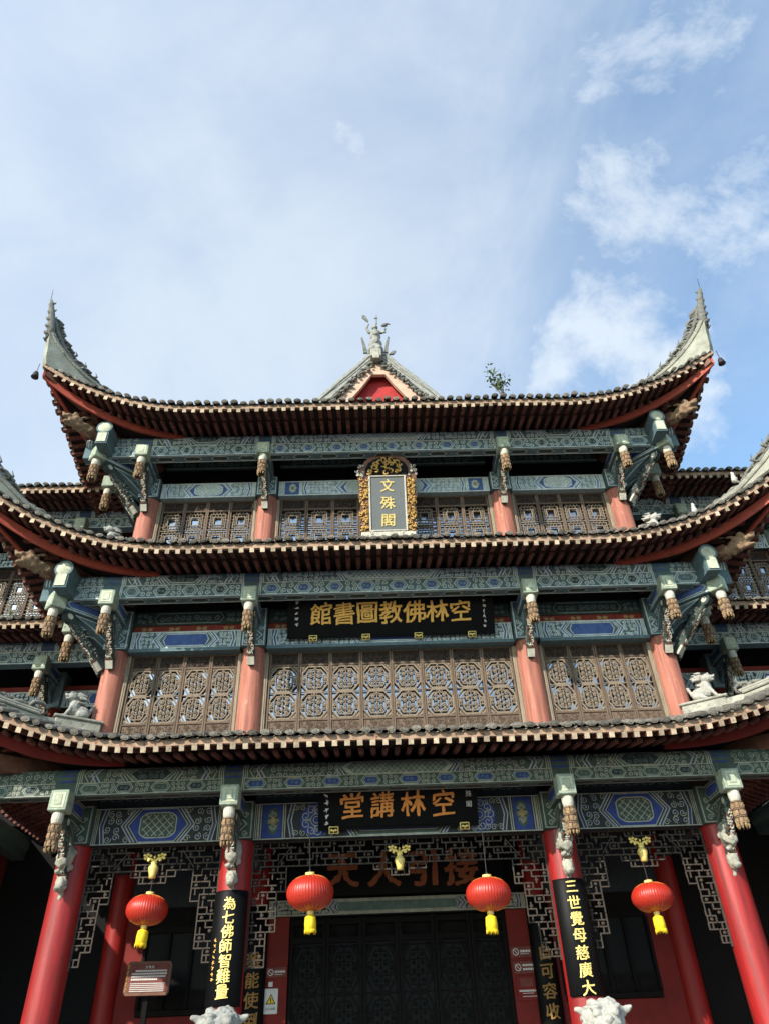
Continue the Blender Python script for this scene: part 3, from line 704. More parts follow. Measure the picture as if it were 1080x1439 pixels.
# ---- main roof behind the front gable, ridge running away from the viewer
GY=1.0
mb=MB()
prof=[(0,19.12),(.9,18.05),(1.9,16.92),(3.3,15.95),(5.0,15.2),(6.3,14.8)]
for sg in (1,-1):
    mb.grid([[(sg*x,y,z) for x,z in prof] for y in (GY-.12,3,6,9)])
mb.build('main_roof',['tile_grey'],hall)
mb=MB(); mb.add([(-3.4,GY+.25,15.2),(3.4,GY+.25,15.2),(2.6,GY+.25,16.0),(0,GY+.25,18.95),(-2.6,GY+.25,16.0)],[(0,1,2,3,4)])
gable=mb.build('gable_wall',['gable_red'],hall)
fg=lambda a,b,t:(a,GY+t,b)
mb=MB()
o=[(0,18.70),(.26,18.68),(.42,18.42),(1.10,17.36),(2.0,16.2)]; i_=[(0,18.26),(.20,18.26),(.50,17.72),(.92,17.06),(1.5,16.2)]
for sg in (1,-1): mb.prism([(sg*a,b) for a,b in o]+[(sg*a,b) for a,b in reversed(i_)],fg,-.05 if sg>0 else -.052,.06 if sg>0 else .062)
mb.build('barge_board',['barge_pale'],hall)
mb=MB(); 
for sg in (1,-1):
    rg=[(0.04,19.22),(.24,19.10),(.66,18.54),(1.1,18.02),(1.9,16.98),(2.7,16.1)]
    mb.prism([(sg*a,b+.04) for a,b in rg]+[(sg*max(0.0,a-.12),b-.22) for a,b in reversed(rg)],fg,-.10 if sg>0 else -.102,.12 if sg>0 else .122)
    mb.tube([fg(sg*a,b+.07,-.02) for a,b in rg],.075,7)
    mb.tube([fg(sg*a,b-.06,-.105) for a,b in rg],.03,6)
mb.build('gable_ridge',['stone_lion'],hall,False)
mb=MB(); rr=random.Random(3)
for sg in (1,-1):
    for k in range(16):
        a=.20+k*.125; b=19.02-1.28*a
        for q in range(6):
            mb.ico((sg*(a+rr.uniform(-.05,.05)),GY-.11-rr.random()*.05,b-.03-rr.random()*.26),(rr.uniform(.035,.075),.05,rr.uniform(.03,.06)),sub=1)
kind(mb.build('gable_garland',['plaster_dark'],hall,True),'stuff')
mb=MB()
for k in range(11):
    for sg in (1,-1):
        a=.30+k*.14; b=18.86-1.52*(a-.14)
        inst('gable_tile',ME_COV,gable,T(sg*a,GY-.05,b-.02)@Matrix.Rotation(sg*.9,4,'Y')@Matrix.Scale(.85,4))

# ---- eave purlins, eave beams, bracket arms, hanging posts, struts
def pend_mesh():
    """turned neck, then three tiers of carved panels and a row of drooping petals"""
    mb=MB(); rr=random.Random(2)
    mb.lathe([(.085,.01),(.10,-.01),(.108,-.05),(.108,-.12),(.098,-.16),(.088,-.18)],16,1)
    mb.lathe([(.088,-.175),(.088,-.55),(.05,-.58)],14,3)
    for z in (-.19,-.305,-.425): mb.lathe([(.108,z),(.116,z-.008),(.108,z-.018)],18,0)
    for t,z in enumerate((-.215,-.333,-.452)):
        for k in range(8):
            a=2*PI*(k+.5*(t%2))/8; M=Rz(a)@T(.100,0,z); mb.box(-.02,.012,-.031,.031,-.082,0,0 if rr.random()<.8 else 2,M); mb.ico((.113,0,-.04),(.012,.02,.026),2,1,Rz(a)@T(0,0,z))
    for k in range(9):
        a=2*PI*k/9
        mb.tube([(.092*math.cos(a),.092*math.sin(a),-.52),(.098*math.cos(a),.098*math.sin(a),-.57),(.092*math.cos(a),.092*math.sin(a),-.61)],[.028,.025,.010],5,2)
    return mb.mesh('hanging_post',['pendant_brown','pendant_pale','pendant_gilt','wood_shade'],False)
ME_PEND=pend_mesh()
def block_mesh():
    mb=MB(); mb.box(-.15,.15,-.13,.16,0,.33,0,bev=.012); mb.box(-.105,.105,-.137,-.128,.045,.285,1); mb.box(-.06,.06,-.142,-.135,.085,.245,0); mb.box(-.048,.048,-.145,-.14,.097,.233,1)
    return mb.mesh('beam_block',['block_green','block_pale'])
ME_BLK=block_mesh()
def strut_mesh(L):
    """slanting carved bracket, local: foot at origin, rising along +Z, carved front towards -Y"""
    mb=MB(); mb.box(-.065,.065,-.04,.12,0,L-.12,0,bev=.012)
    mb.tube([(-.075,.03,L-.1),(.075,.03,L-.1)],.10,12); mb.tube([(-.08,.03,L-.1),(.08,.03,L-.1)],.05,10,1)
    z=.22; rr=random.Random(5)
    while z<L-.2:
        for q in range(3):
            x=rr.uniform(-.035,.035); a=rr.random()*6.28; r=rr.uniform(.02,.035)
            mb.tube([(x+r*math.cos(a+t*.9),-.048,z+rr.uniform(-.01,.01)+r*math.sin(a+t*.9)) for t in range(5)],[.008,.013,.014,.012,.006],5,1 if rr.random()<.5 else 2)
        for sx in (-1,1):
            y=.04+rr.uniform(-.05,.05); a=rr.random()*6.28; r=rr.uniform(.02,.04)
            mb.tube([(sx*.068,y+r*math.cos(a+t*.9),z+r*math.sin(a+t*.9)) for t in range(5)],[.007,.012,.013,.011,.006],5,3)
        z+=.045
    mb.box(-.07,.07,-.05,.0,.02,.17,1); mb.box(-.07,.07,-.055,.0,.185,.20,2)
    return mb.mesh('carved_strut',['up_dark','pendant_pale','wood_brown','plaster_dark'])
ME_STRUT=strut_mesh(1.05)
def carved_animal(seed):
    rr=random.Random(seed); p=[('e',(0,-.14,.62),(.14,.15,.20)),('e',(0,-.26,.50),(.10,.09,.10)),('c',(-.08,-.05,.45),(.06,-.2,.36),.06,.05),('e',(0,-.08,.20),(.10,.12,.14)),('e',(0,-.18,.12),(.07,.08,.06)),('c',(0,0,0),(0,-.05,.9),.05,.07)]
    for k in range(14): a=rr.random()*6.28; p.append(('e',(.13*math.cos(a),-.14+.12*math.sin(a),.5+.25*rr.random()),(.035,.035,.04)))
    return blob(p,.02,'plaster_grey','carved_animal',.02,16,1)

def bracket(parent,lv,col,dirv,reach,animal=None,strut=True):
    """arm reaching out from a column to the eave beam, with end block, hanging post and carved strut"""
    d=Vector((dirv[0],dirv[1],0)).normalized(); x=Vector((-d.y,d.x,0)); z=Vector((0,0,1)); b=lv['blk']
    M=frame((col[0],col[1],b),-x,-d,z)      # local -Y runs outwards
    mb=MB(); mb.box(-.125,.125,-reach+.10,.05,.02,.315,0)
    poly=[(-.25,.02),(-reach*.70,.02),(-reach*.45,-.16),(-.25,-.42)]
    mb.prism([(-a,b_) for a,b_ in poly] if False else poly,lambda a,b_,t:(t,a,b_),-.06,.06,0)
    o=mb.build('bracket_arm',[lv['pal']+'green'],parent,M=M)
    D=Deco(None)
    for sx in (-1,1):
        D.fn=flat((sx*.125,0,0),(0,-1,0),(0,0,1),(sx,0,0))
        D.line([(.2,.05),(reach-.2,.05),(reach-.2,.29),(.2,.29)],.016,LINE,1,True)
        D.hexa(.32,reach-.32,.09,.25,.09,BLUE,LINE,.012,0)
        D.fn=flat((sx*.06,0,0),(0,-1,0),(0,0,1),(sx,0,0))
        D.line([(.28,-.02),(reach*.66,-.0),(reach*.44,-.13),(.28,-.36)],.014,LINE,1,True); D.scroll(.42,-.10,.085,0,1,LINE,.012,1)
    D.build('painted_pattern',lv['pal'],o)
    inst('beam_block',ME_BLK,parent,M@T(0,-reach+.13,0)@Rz((rnd()-.5)*.03))
    inst('hanging_post',ME_PEND,parent,M@T(0,-reach+.13,.0)@Rz(rnd()*3)@Matrix.Diagonal((.88,.88,1,1)))
    if animal is not None:
        inst('carved_animal',animal,parent,M@T(0,-.25,-1.12))
    if strut:
        foot=Vector((0,-.27,-.95)); head=Vector((0,-reach+.34,0.0)); up=(head-foot).normalized(); xx=Vector((1,0,0)); yy=up.cross(xx)
        inst('carved_strut',ME_STRUT,parent,M@frame(foot,xx,yy,up)@Matrix.Diagonal((1,1,(head-foot).length/1.05,1)))

ANIM=[carved_animal(1),carved_animal(4)]
for li,lv in enumerate(LV):
    WF[0]=(1.0,1.3,1.45)[li]
    pal=lv['pal']; zc=lv['top']-.17; r=.17; xe=B+(1.42 if li else 2.7)
    # front purlin and beam
    mb=MB(); mb.tube([(-xe,-.86,zc),(xe,-.86,zc)],r,20); o=smooth_by_angle(mb.build('eave_purlin',[pal+'green'],hall))
    D=Deco(lambda a,b,d,zc=zc,r=r:(a,-.86-(r+d)*math.cos(b/r),zc+(r+d)*math.sin(b/r)),True)
    v0,v1=-.16,.20
    stys=[(TEAL,DARK,False,GREEN),(PALE,TEAL,True,BLUE),(TEAL,DARK,False,GREEN)]
    for bi,(a,b) in enumerate(((-B,-A),(-A,A),(A,B))):
        paint_purlin(D,a+.15,b-.15,v0,v1,.36 if bi==1 else .34,stys[bi])
    for x in XS: D.rect(x-.13,x+.13,v0,v1,BLUE,0)
    for sg in (-1,1):
        D.scrolls(min(sg*(B+.2),sg*(xe-.25)),max(sg*(B+.2),sg*(xe-.25)),v0,v1,.13,LINE,.010,1,.2); D.vbar([sg*(xe-.06),sg*(xe-.12)],v0,v1,.02,LINE,1)
    D.build('painted_pattern',pal,o)
    mb=MB(); mb.box(-xe,xe,-1.0,-.76,lv['bot'],lv['mid'],0); o=mb.build('eave_beam',[pal+'green'],hall)
    D=Deco(flat((0,-1.0,lv['bot']),(1,0,0),(0,0,1),(0,-1,0))); Hh=lv['mid']-lv['bot']
    for bi,(a,b) in enumerate(((-B,-A),(-A,A),(A,B))):
        paint_hex_row(D,a+.2,b-.2,.01,Hh-.01,.62,[GREEN,TEAL] if bi!=1 else [BLUE,BLUE],DARK if bi!=1 else BLUE)
        D.vbar([a+.16,a+.19,b-.16,b-.19],0,Hh,.014,LINE,1)
    for sg in (-1,1): paint_hex_row(D,min(sg*(B+.22),sg*(xe-.3)),max(sg*(B+.2),sg*(xe-.3)),.01,Hh-.01,.62,[TEAL],DARK)
    D.fn=flat((0,-1.0,lv['bot']),(1,0,0),(0,1,0),(0,0,-1))
    for k in range(-10,11): D.hexa(k*.64-.2,k*.64+.2,.05,.19,.07,DARK,LINE,.010,0)
    D.line([(-xe,.02),(xe,.02)],.014,LINE,0); D.line([(-xe,.22),(xe,.22)],.014,LINE,0)
    D.build('painted_pattern',pal,o)
    # side purlins and beams, their ends crossing in front of the corner
    for sg in (-1,1):
        X=sg*(B+(.862 if li else 2.4))
        mb=MB(); mb.tube([(X,-1.50,zc+.006),(X,7,zc+.006)],r+.015,20,0); mb.box(X-.13 if sg>0 else X-.13,X+.13,-1.49,7,lv['bot']+.006,lv['mid']+.012,0)
        mb.ico((X,-1.495,zc),(.15,.03,.15),1,2); mb.box(X-.10,X+.10,-1.512,-1.48,lv['bot']+.04,lv['mid']-.02,1)
        smooth_by_angle(mb.build('crossing_purlin',[pal+'green','block_pale'],hall))
        # corner: diagonal arm and sideways arm
        if li: bracket(hall,lv,(sg*B,0),(sg,-1),1.62); bracket(hall,lv,(sg*B,.003),(sg,0),1.22)
    for k,x in enumerate(XS):
        bracket(hall,lv,(x,0),(0,-1),1.22,ANIM[k%2] if li==0 else None,strut=True)
    # ceiling between eave beam and wall
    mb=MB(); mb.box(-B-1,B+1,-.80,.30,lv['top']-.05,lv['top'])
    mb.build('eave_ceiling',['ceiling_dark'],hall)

# ---- columns and column heads
heads=((4.99,5.62),(8.70,9.58),(12.70,13.25)); feet=(PZ+.25,6.6,10.9); mats=('paint_red_gloss','paint_salmon','paint_salmon')
for li in range(3):
    for x in XS:
        R=(.27,.235,.23)[li]
        mb=MB(); mb.tube([(x,0,feet[li]),(x,0,heads[li][0]+.002)],R,28); c=smooth_by_angle(mb.build('column',[mats[li]],hall))
        if li==0:
            mb=MB(); mb.lathe([(.42,0),(.46,.08),(.40,.18),(.31,.25)],24); mb.build('column_base','granite',c,True,T(x,0,PZ))
        mb=MB(); h0,h1=heads[li]; mb.box(x-R-.01,x+R+.01,-R-.02,R,h0,h1); pal=LV[li]['pal']
        o=mb.build('column_head',[pal+'green'],hall)
        D=Deco(flat((x,-R-.02,h0),(1,0,0),(0,0,1),(0,-1,0))); q=min(.17,(h1-h0)*.3); H=h1-h0
        for k in range(max(1,int(H/.45))):
            vm=.24+k*.45; D.line([(-q,vm),(0,vm-q),(q,vm),(0,vm+q)],.022,LINE,1,True); D.poly([(-q*.5,vm),(0,vm-q*.5),(q*.5,vm),(0,vm+q*.5)],BLUE,1); D.line([(-q*.5,vm),(0,vm-q*.5),(q*.5,vm),(0,vm+q*.5)],.016,LINE,2,True)
            for sx in (-1,1):
                for sv in (-1,1): D.scroll(sx*q*.85,vm+sv*q*.85,q*.32,0,sx*sv,LINE,.012,1)
        D.line([(-R+.02,.02),(R-.02,.02),(R-.02,H-.02),(-R+.02,H-.02)],.02,LINE,1,True); D.build('painted_pattern',pal,o)

# ---- lintels with their painting
bays=((-B+.27,-A-.27),(-A+.27,A-.27),(A+.27,B-.27))
for bi,(a,b) in enumerate(bays):
    L=b-a; cx=(a+b)/2
    def lint(li,y,z0,z1,style,mid,mname='green',dep=.22):
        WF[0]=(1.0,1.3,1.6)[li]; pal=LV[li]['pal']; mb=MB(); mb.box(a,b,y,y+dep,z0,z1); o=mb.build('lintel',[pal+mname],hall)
        if style: 
            D=Deco(flat((cx,y,z0),(1,0,0),(0,0,1),(0,-1,0))); paint_lintel(D,L,z1-z0,style,mid); D.build('painted_pattern',pal,o)
        return o
    # ground storey
    lint(0,-.16,4.99,5.60,(BLUE,GREEN,True,BLUE,'s',False) if bi!=1 else (GREEN,BLUE,False,BLUE,'ros',True),.46 if bi!=1 else .36,'dark')
    o=lint(0,-.10,5.63,5.98,None,0,'dark')
    D=Deco(flat((cx,-.10,5.63),(1,0,0),(0,0,1),(0,-1,0)))
    for k in range(int(L/.3)): u=-L/2+.15+k*.3; D.line([(u-.13,.1),(u-.05,.12),(u,.16),(u+.05,.12),(u+.13,.1)],.014,TEAL,1)
    D.build('painted_pattern','low_',o)
    # second storey
    mb=MB(); mb.box(a,b,-.22,.1,8.645,8.715); mb.build('lintel_strip',['up_green'],hall)
    lint(1,-.17,8.72,9.12,(GREEN,BLUE,False,BLUE,'s',False),.5 if bi!=1 else .3,'green')
    o=lint(1,-.13,9.125,9.275,None,0,'red')
    D=Deco(flat((cx,-.13,9.125),(1,0,0),(0,0,1),(0,-1,0))); n=int(L/.46)
    for k in range(n):
        u=-L/2+(k+.5)*L/n
        for sg in (1,-1): D.poly([(u,.075),(u+sg*.05,.12),(u+sg*.13,.10),(u+sg*.09,.07),(u+sg*.12,.04),(u+sg*.04,.035)],GOLD,0)
    D.build('painted_pattern','up_',o)
    o=lint(1,-.15,9.28,9.60,None,0,'dark')
    D=Deco(flat((cx,-.15,9.28),(1,0,0),(0,0,1),(0,-1,0))); D.hexa(-L*.32,L*.32,.04,.28,.08,DARK,TEAL,.016,0); D.scrolls(-L*.28,L*.28,.07,.25,.14,TEAL,.01,2); D.scrolls(-L*.48,-L*.34,.05,.27,.12,TEAL,.01,1); D.scrolls(L*.34,L*.48,.05,.27,.12,TEAL,.01,1); D.build('painted_pattern','up_',o)
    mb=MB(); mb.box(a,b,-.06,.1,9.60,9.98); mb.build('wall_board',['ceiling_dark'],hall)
    # third storey
    lint(2,-.17,12.71,13.15,(BLUE,PALE,True,BLUE,'s',False) if bi!=1 else (BLUE,PALE,False,BLUE,'s',True),.42,'haze')
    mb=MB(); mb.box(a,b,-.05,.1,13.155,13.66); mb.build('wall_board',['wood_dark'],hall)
    o=lint(2,-.12,13.66,13.90,None,0,'dark')
    D=Deco(flat((cx,-.12,13.66),(1,0,0),(0,0,1),(0,-1,0))); D.line([(-L/2,.02),(L/2,.02)],.03,TEAL,0); D.scrolls(-L*.45,L*.45,.06,.22,.16,TEAL,.010,1); D.build('painted_pattern','up_',o)
    mb=MB(); mb.box(a,b,.12,.16,6.6,14.0); mb.build('inner_wall',['interior_dark'],hall)

mb=MB(); mb.box(-B+.1,B-.1,.30,.36,5.62,14.0); mb.build('inner_wall',['interior_dark'],hall)
# ---- lattice windows
def barz(mb,x0,z0,x1,z1,t,y0,y1,mi=0):
    a=Vector((x0,0,z0)); b=Vector((x1,0,z1)); d=(b-a); L=d.length; d.normalize(); n=Vector((-d.z,0,d.x))
    M=frame((x0,0,z0),d,(0,1,0),(-d.z,0,d.x)); mb.box(-t*.3,L+t*.3,y0,y1,-t/2,t/2,mi,M)
def ring(mb,pts,t,y0,y1,mi=0):
    for i in range(len(pts)): 
        a=pts[i]; b=pts[(i+1)%len(pts)]; e=.0007*(i%3); barz(mb,a[0],a[1],b[0],b[1],t,y0-e,y1,mi)
def flower(mb,x,z,r,y):
    mb.add([(x+r*(1 if k%2 else .62)*math.cos(k*PI/8),y,z+r*(1 if k%2 else .62)*math.sin(k*PI/8)) for k in range(16)]+[(x+r*(1 if k%2 else .62)*math.cos(k*PI/8),y+.03,z+r*(1 if k%2 else .62)*math.sin(k*PI/8)) for k in range(16)],
      [tuple(range(16))]+[(i,16+i,16+(i+1)%16,(i+1)%16) for i in range(16)]); mb.ico((x,y-.002,z),(r*.4,.014,r*.4),0,1)
def lattice_octagon(w,h):
    """two eight-sided knots one above the other, set with carved flowers"""
    mb=MB(); hw=w/2; hh=h/4; y0,y1=-.012,.022
    for zi,zc in enumerate((h*.75,h*.25)):
        a,b=hw-.012,hh-.018; cx_,cz=a*.46,b*.55
        mb.box(-a2_(a),a2_(a),.016,.020,zc-b*.6,zc+b*.6) if False else None
        ring(mb,[(-a,zc-b+cz),(-a+cx_,zc-b),(a-cx_,zc-b),(a,zc-b+cz),(a,zc+b-cz),(a-cx_,zc+b),(-a+cx_,zc+b),(-a,zc+b-cz)],.032,y0,y1)
        a2,b2=a*.64,b*.74
        ring(mb,[(-a2,zc-b2*.6),(-a2*.7,zc-b2),(a2*.7,zc-b2),(a2,zc-b2*.6),(a2,zc+b2*.6),(a2*.7,zc+b2),(-a2*.7,zc+b2),(-a2,zc+b2*.6)],.022,y0+.002,y1)
        for sz in (-.26,.26): barz(mb,-a,zc+b*sz,-a2,zc+b*sz,.016,y0+.004,y1); barz(mb,a2,zc+b*sz,a,zc+b*sz,.016,y0+.004,y1)
        barz(mb,0,zc-b,0,zc+b,.018,y0+.003,y1)
        for sz in (-.33,.33): barz(mb,-a2,zc+b*sz,a2,zc+b*sz,.014,y0+.005,y1)
        for x in (-.80*hw,.80*hw): flower(mb,x,zc,.042,y0-.004); barz(mb,x,zc-b*.3,x,zc+b*.3,.014,y0+.006,y1)
        for x in (-.30*hw,.30*hw):
            for z in (-.54,-.18,.18,.54): flower(mb,x,zc+z*b,.044,y0-.004)
        for z in (-.8,-.36,0,.36,.8): flower(mb,0,zc+z*b,.032,y0-.006)
        # carved spandrels in the outer corners
        for sx in (-1,1):
            zz=zc+b if zi==0 else zc-b; sg=1 if zi==0 else -1
            mb.prism([(sx*(hw+.01),zz+sg*.03),(sx*(hw+.01),zz-sg*cz*.80),(sx*(hw-cx_*1.0),zz+sg*.03)],lambda p,q,t:(p,t,q),y0+.012,y1)
            mb.ico((sx*(hw-.03),y0+.01,zz-sg*.02),(.03,.014,.03),0,1); mb.ico((sx*(hw-.07),y0+.01,zz),(.03,.012,.02),0,1)
    barz(mb,-hw,h/2,hw,h/2,.018,y0+.001,y1)
    for x in (-.05,.05): barz(mb,x,h/2-.06,x,h/2+.06,.014,y0+.006,y1)
    return mb.mesh('lattice','wood_grey')
def lattice_fret(w,h):
    """square pane in a meander of bars, repeated downwards"""
    mb=MB(); hw=w/2; y0,y1=-.012,.02
    for zc,hh in ((h-.27,.25),(h-.79,.25)):
        for a,b,t in ((.095,.115,.024),(.175,.20,.018)): ring(mb,[(-a,zc-b),(a,zc-b),(a,zc+b),(-a,zc+b)],t,y0+.001*(a>.1),y1)
        for s1 in (-1,1):
            for q in (-.11,-.035,.035,.11): barz(mb,s1*.095,zc+q*1.0,s1*.175,zc+q,.012,y0+.003,y1); barz(mb,s1*.175,zc+q*1.3,s1*hw,zc+q*1.3,.012,y0+.004,y1)
            for q in (-.07,0,.07): barz(mb,q,zc+s1*.115,q,zc+s1*.20,.012,y0+.003,y1)
            for q in (-.12,-.04,.04,.12): barz(mb,q,zc+s1*.20,q,zc+s1*.255,.012,y0+.004,y1)
            barz(mb,s1*.135,zc-.16,s1*.135,zc+.16,.012,y0+.005,y1)
        barz(mb,-hw,zc-hh-.01,hw,zc-hh-.01,.02,y0-.004,y1)
    return mb.mesh('lattice','wood_grey')
def carved_mesh(w,h,seed,name='carved_panel',mm='wood_weathered'):
    mb=MB(); mb.box(-w/2,w/2,0,.02,0,h); rr=random.Random(seed)
    n=int(w*h/.0016)
    for k in range(n):
        x=rr.uniform(-w/2+.03,w/2-.03); z=rr.uniform(.03,h-.03); a=rr.random()*6.28; r=rr.uniform(.015,.03)
        mb.tube([(x+r*math.cos(a+q*.9)*(1-q*.14),-.004,z+r*math.sin(a+q*.9)*(1-q*.14)) for q in range(5)],.0065,4,0,False,(0,1,0))
    return mb.mesh(name,mm)
def frame_mesh(w,h,rails):
    mb=MB(); t=.04
    mb.box(-w/2+.002,-w/2+t,-.03,.03,0,h,0,bev=.006); mb.box(w/2-t,w/2-.002,-.03,.03,0,h,0,bev=.006)
    for z in rails: mb.box(-w/2+t,w/2-t,-.027,.027,z-.02,z+.02,0,bev=.005)
    return mb.mesh('window_panel','wood_weathered')
_pm={}
def window_panel(parent,x,y,z,w,kind_):
    k=(round(w,3),kind_)
    if k not in _pm:
        if kind_=='oct':
            h=1.86; rails=(.02,.40,1.56,1.84); lz=(.42,1.54); cp=[(1.58,1.82),(.04,.38)]
            la=lattice_octagon(w-.08,lz[1]-lz[0]); 
        else:
            h=1.50; rails=(.02,1.20,1.48); lz=(.12,1.18); cp=[(1.22,1.46)]
            la=lattice_fret(w-.08,lz[1]-lz[0])
        fm=frame_mesh(w,h,rails); cs=[(c0,carved_mesh(w-.082,c1-c0,i+3,mm='wood_shade' if i==0 else 'wood_weathered')) for i,(c0,c1) in enumerate(cp)]  # top panel's wood is darkened to carry the eave's shade
        mb=MB(); mb.add([(-w/2+.03,0,lz[0]-.01),(w/2-.03,0,lz[0]-.01),(w/2-.03,0,lz[1]+.01),(-w/2+.03,0,lz[1]+.01)],[(0,1,2,3)]); pm=mb.mesh('pane','window_glass')
        _pm[k]=(fm,la,lz,cs,pm)
    fm,la,lz,cs,pm=_pm[k]
    o=inst('window_panel',fm,parent,T(x,y+(rnd()-.5)*.012,z)@Rz((rnd()-.5)*.02))
    inst('lattice',la,o,T(0,0,lz[0]))
    for c0,cm in cs: inst('carved_panel',cm,o,T(0,-.006,c0))
    inst('pane',pm,o,T(0,.052,0)@Matrix.Rotation((rnd()-.5)*.02,4,'X')@Rz((rnd()-.5)*.03))
for bi,(a,b) in enumerate(bays):
    n=8 if bi==1 else 4
    for li,(z,kd) in ((1,(6.80,'oct')),(2,(11.22,'fret'))):
        R=(.235,.23)[li-1]; a_,b_=((-B+R,-A-R),(-A+R,A-R),(A+R,B-R))[bi]; m=.10
        for x in (a_+m/2-.02,b_-m/2+.02):
            mb=MB(); mb.box(x-m/2,x+m/2,-.05,.08,z,z+(1.845 if li==1 else 1.49),0,bev=.01); mb.box(x-.018,x+.018,-.065,-.04,z,z+(1.84 if li==1 else 1.48),0,bev=.006); mb.build('jamb_board',['wood_pale'],hall)
        w_=(b_-a_-2*m+.02)/n
        for k in range(n): window_panel(hall,a_+m-.01+w_*(k+.5),.02,z,w_,kd)

# ---- ground storey behind the front columns
IY=3.0
for x in XS:
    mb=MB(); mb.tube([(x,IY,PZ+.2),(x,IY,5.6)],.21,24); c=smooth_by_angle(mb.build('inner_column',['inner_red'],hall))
    mb=MB(); mb.lathe([(.34,0),(.37,.06),(.32,.15),(.24,.2)],20); mb.build('column_base','granite',c,True,T(x,IY,PZ))
mb=MB(); mb.box(-B-.5,B+.5,.10,IY+.4,5.62,5.72); mb.build('porch_ceiling',['ceiling_dark'],hall)
for x in XS:
    mb=MB(); mb.box(x-.12,x+.12,.2,IY,5.15,5.5); mb.build('tie_beam',['low_dark'],hall)
def fretwork(bx0,bx1,drop,seed,parent,y=0.0,z1=4.985,strip=.36,mid=.2,wd=.44):
    """hanging fret below a lintel: staggered bars, stepped down at both posts and in the middle"""
    rr=random.Random(seed); cw,ch=.145,.098; mb=MB(); L=bx1-bx0; n=int(L/cw); cw=L/n; rows=int(drop/ch)+1
    def inside(i,j):
        if i<0 or i>=n or j<0: return False
        x=(i+.5)*cw; d=min(x,L-x); z=(j+.5)*ch
        if z<strip: return True
        if abs(x-L/2)<.40 and z<strip+mid*.55: return True
        if abs(x-L/2)<.22 and z<strip+mid: return True
        if d<wd and z<drop: return d<wd*(1-.62*max(0,(z-strip)/(drop-strip)))+.02
        return False
    y0,y1=y-.015,y+.015; t=.02
    for j in range(rows+1):
        for i in range(n):
            x0=bx0+i*cw; z=z1-j*ch; sh=cw*.5 if j%2 else 0
            up=inside(i,j-1); me=inside(i,j)
            if (up or me) and not (up and me and (i*3+j*5)%4==0):
                barz(mb,x0,z,x0+cw,z,t,y0,y1)
            if me:
                if not (i+j*2)%5==0: barz(mb,x0+sh*.9,z,x0+sh*.9,z-ch,t,y0+.001,y1)
                if not inside(i+1,j): barz(mb,x0+cw,z,x0+cw,z-ch,t,y0+.002,y1)
                if not inside(i-1,j): barz(mb,x0,z,x0,z-ch,t,y0+.002,y1)
                if (i*7+j)%3==0: mb.ico((x0+cw*.5,y,z-ch*.5),(.034,.012,.028),0,1)
    for x,sg in ((bx0,1),(bx1,-1)):
        barz(mb,x+sg*.012,z1,x+sg*.012,z1-drop-.06,.024,y-.02,y+.02)
    for sg in (1,-1):
        x=bx0+.45 if sg>0 else bx1-.45; barz(mb,x,z1-.36,x+sg*.22,z1-.08,.016,y-.03,y-.01)
    return mb.build('fretwork',['wood_fret'],parent)
def vase(parent,x,y,z):
    mb=MB(); mb.lathe([(.03,-.12),(.055,-.115),(.06,-.06),(.085,.02),(.085,.06),(.05,.10),(.045,.12),(.06,.135)],16)
    for sg in (1,-1):
        mb.tube([(0,0,.12),(sg*.05,0,.19),(sg*.11,0,.20),(sg*.15,0,.24)],[.02,.022,.02,.012],6)
        for q in ((.07,.24),(.12,.26),(.16,.20),(.10,.17),(.17,.25)): mb.ico((sg*q[0],-.01,q[1]),(.032,.02,.028),0,1)
    for q in (.17,.22): mb.ico((0,-.01,q),(.022,.02,.03),0,1)
    mb.build('vase_ornament',['gold_bright'],parent,True,T(x,y,z))
fr_=[]
for bi,(a,b) in enumerate(bays):
    f=fretwork(a,b,(1.75,1.75,1.75)[bi] if bi!=1 else 1.85,bi,hall,0.0,strip=.36,wd=.46 if bi!=1 else .62)
    vase(f,(a+b)/2+(.0),-.05,4.58)
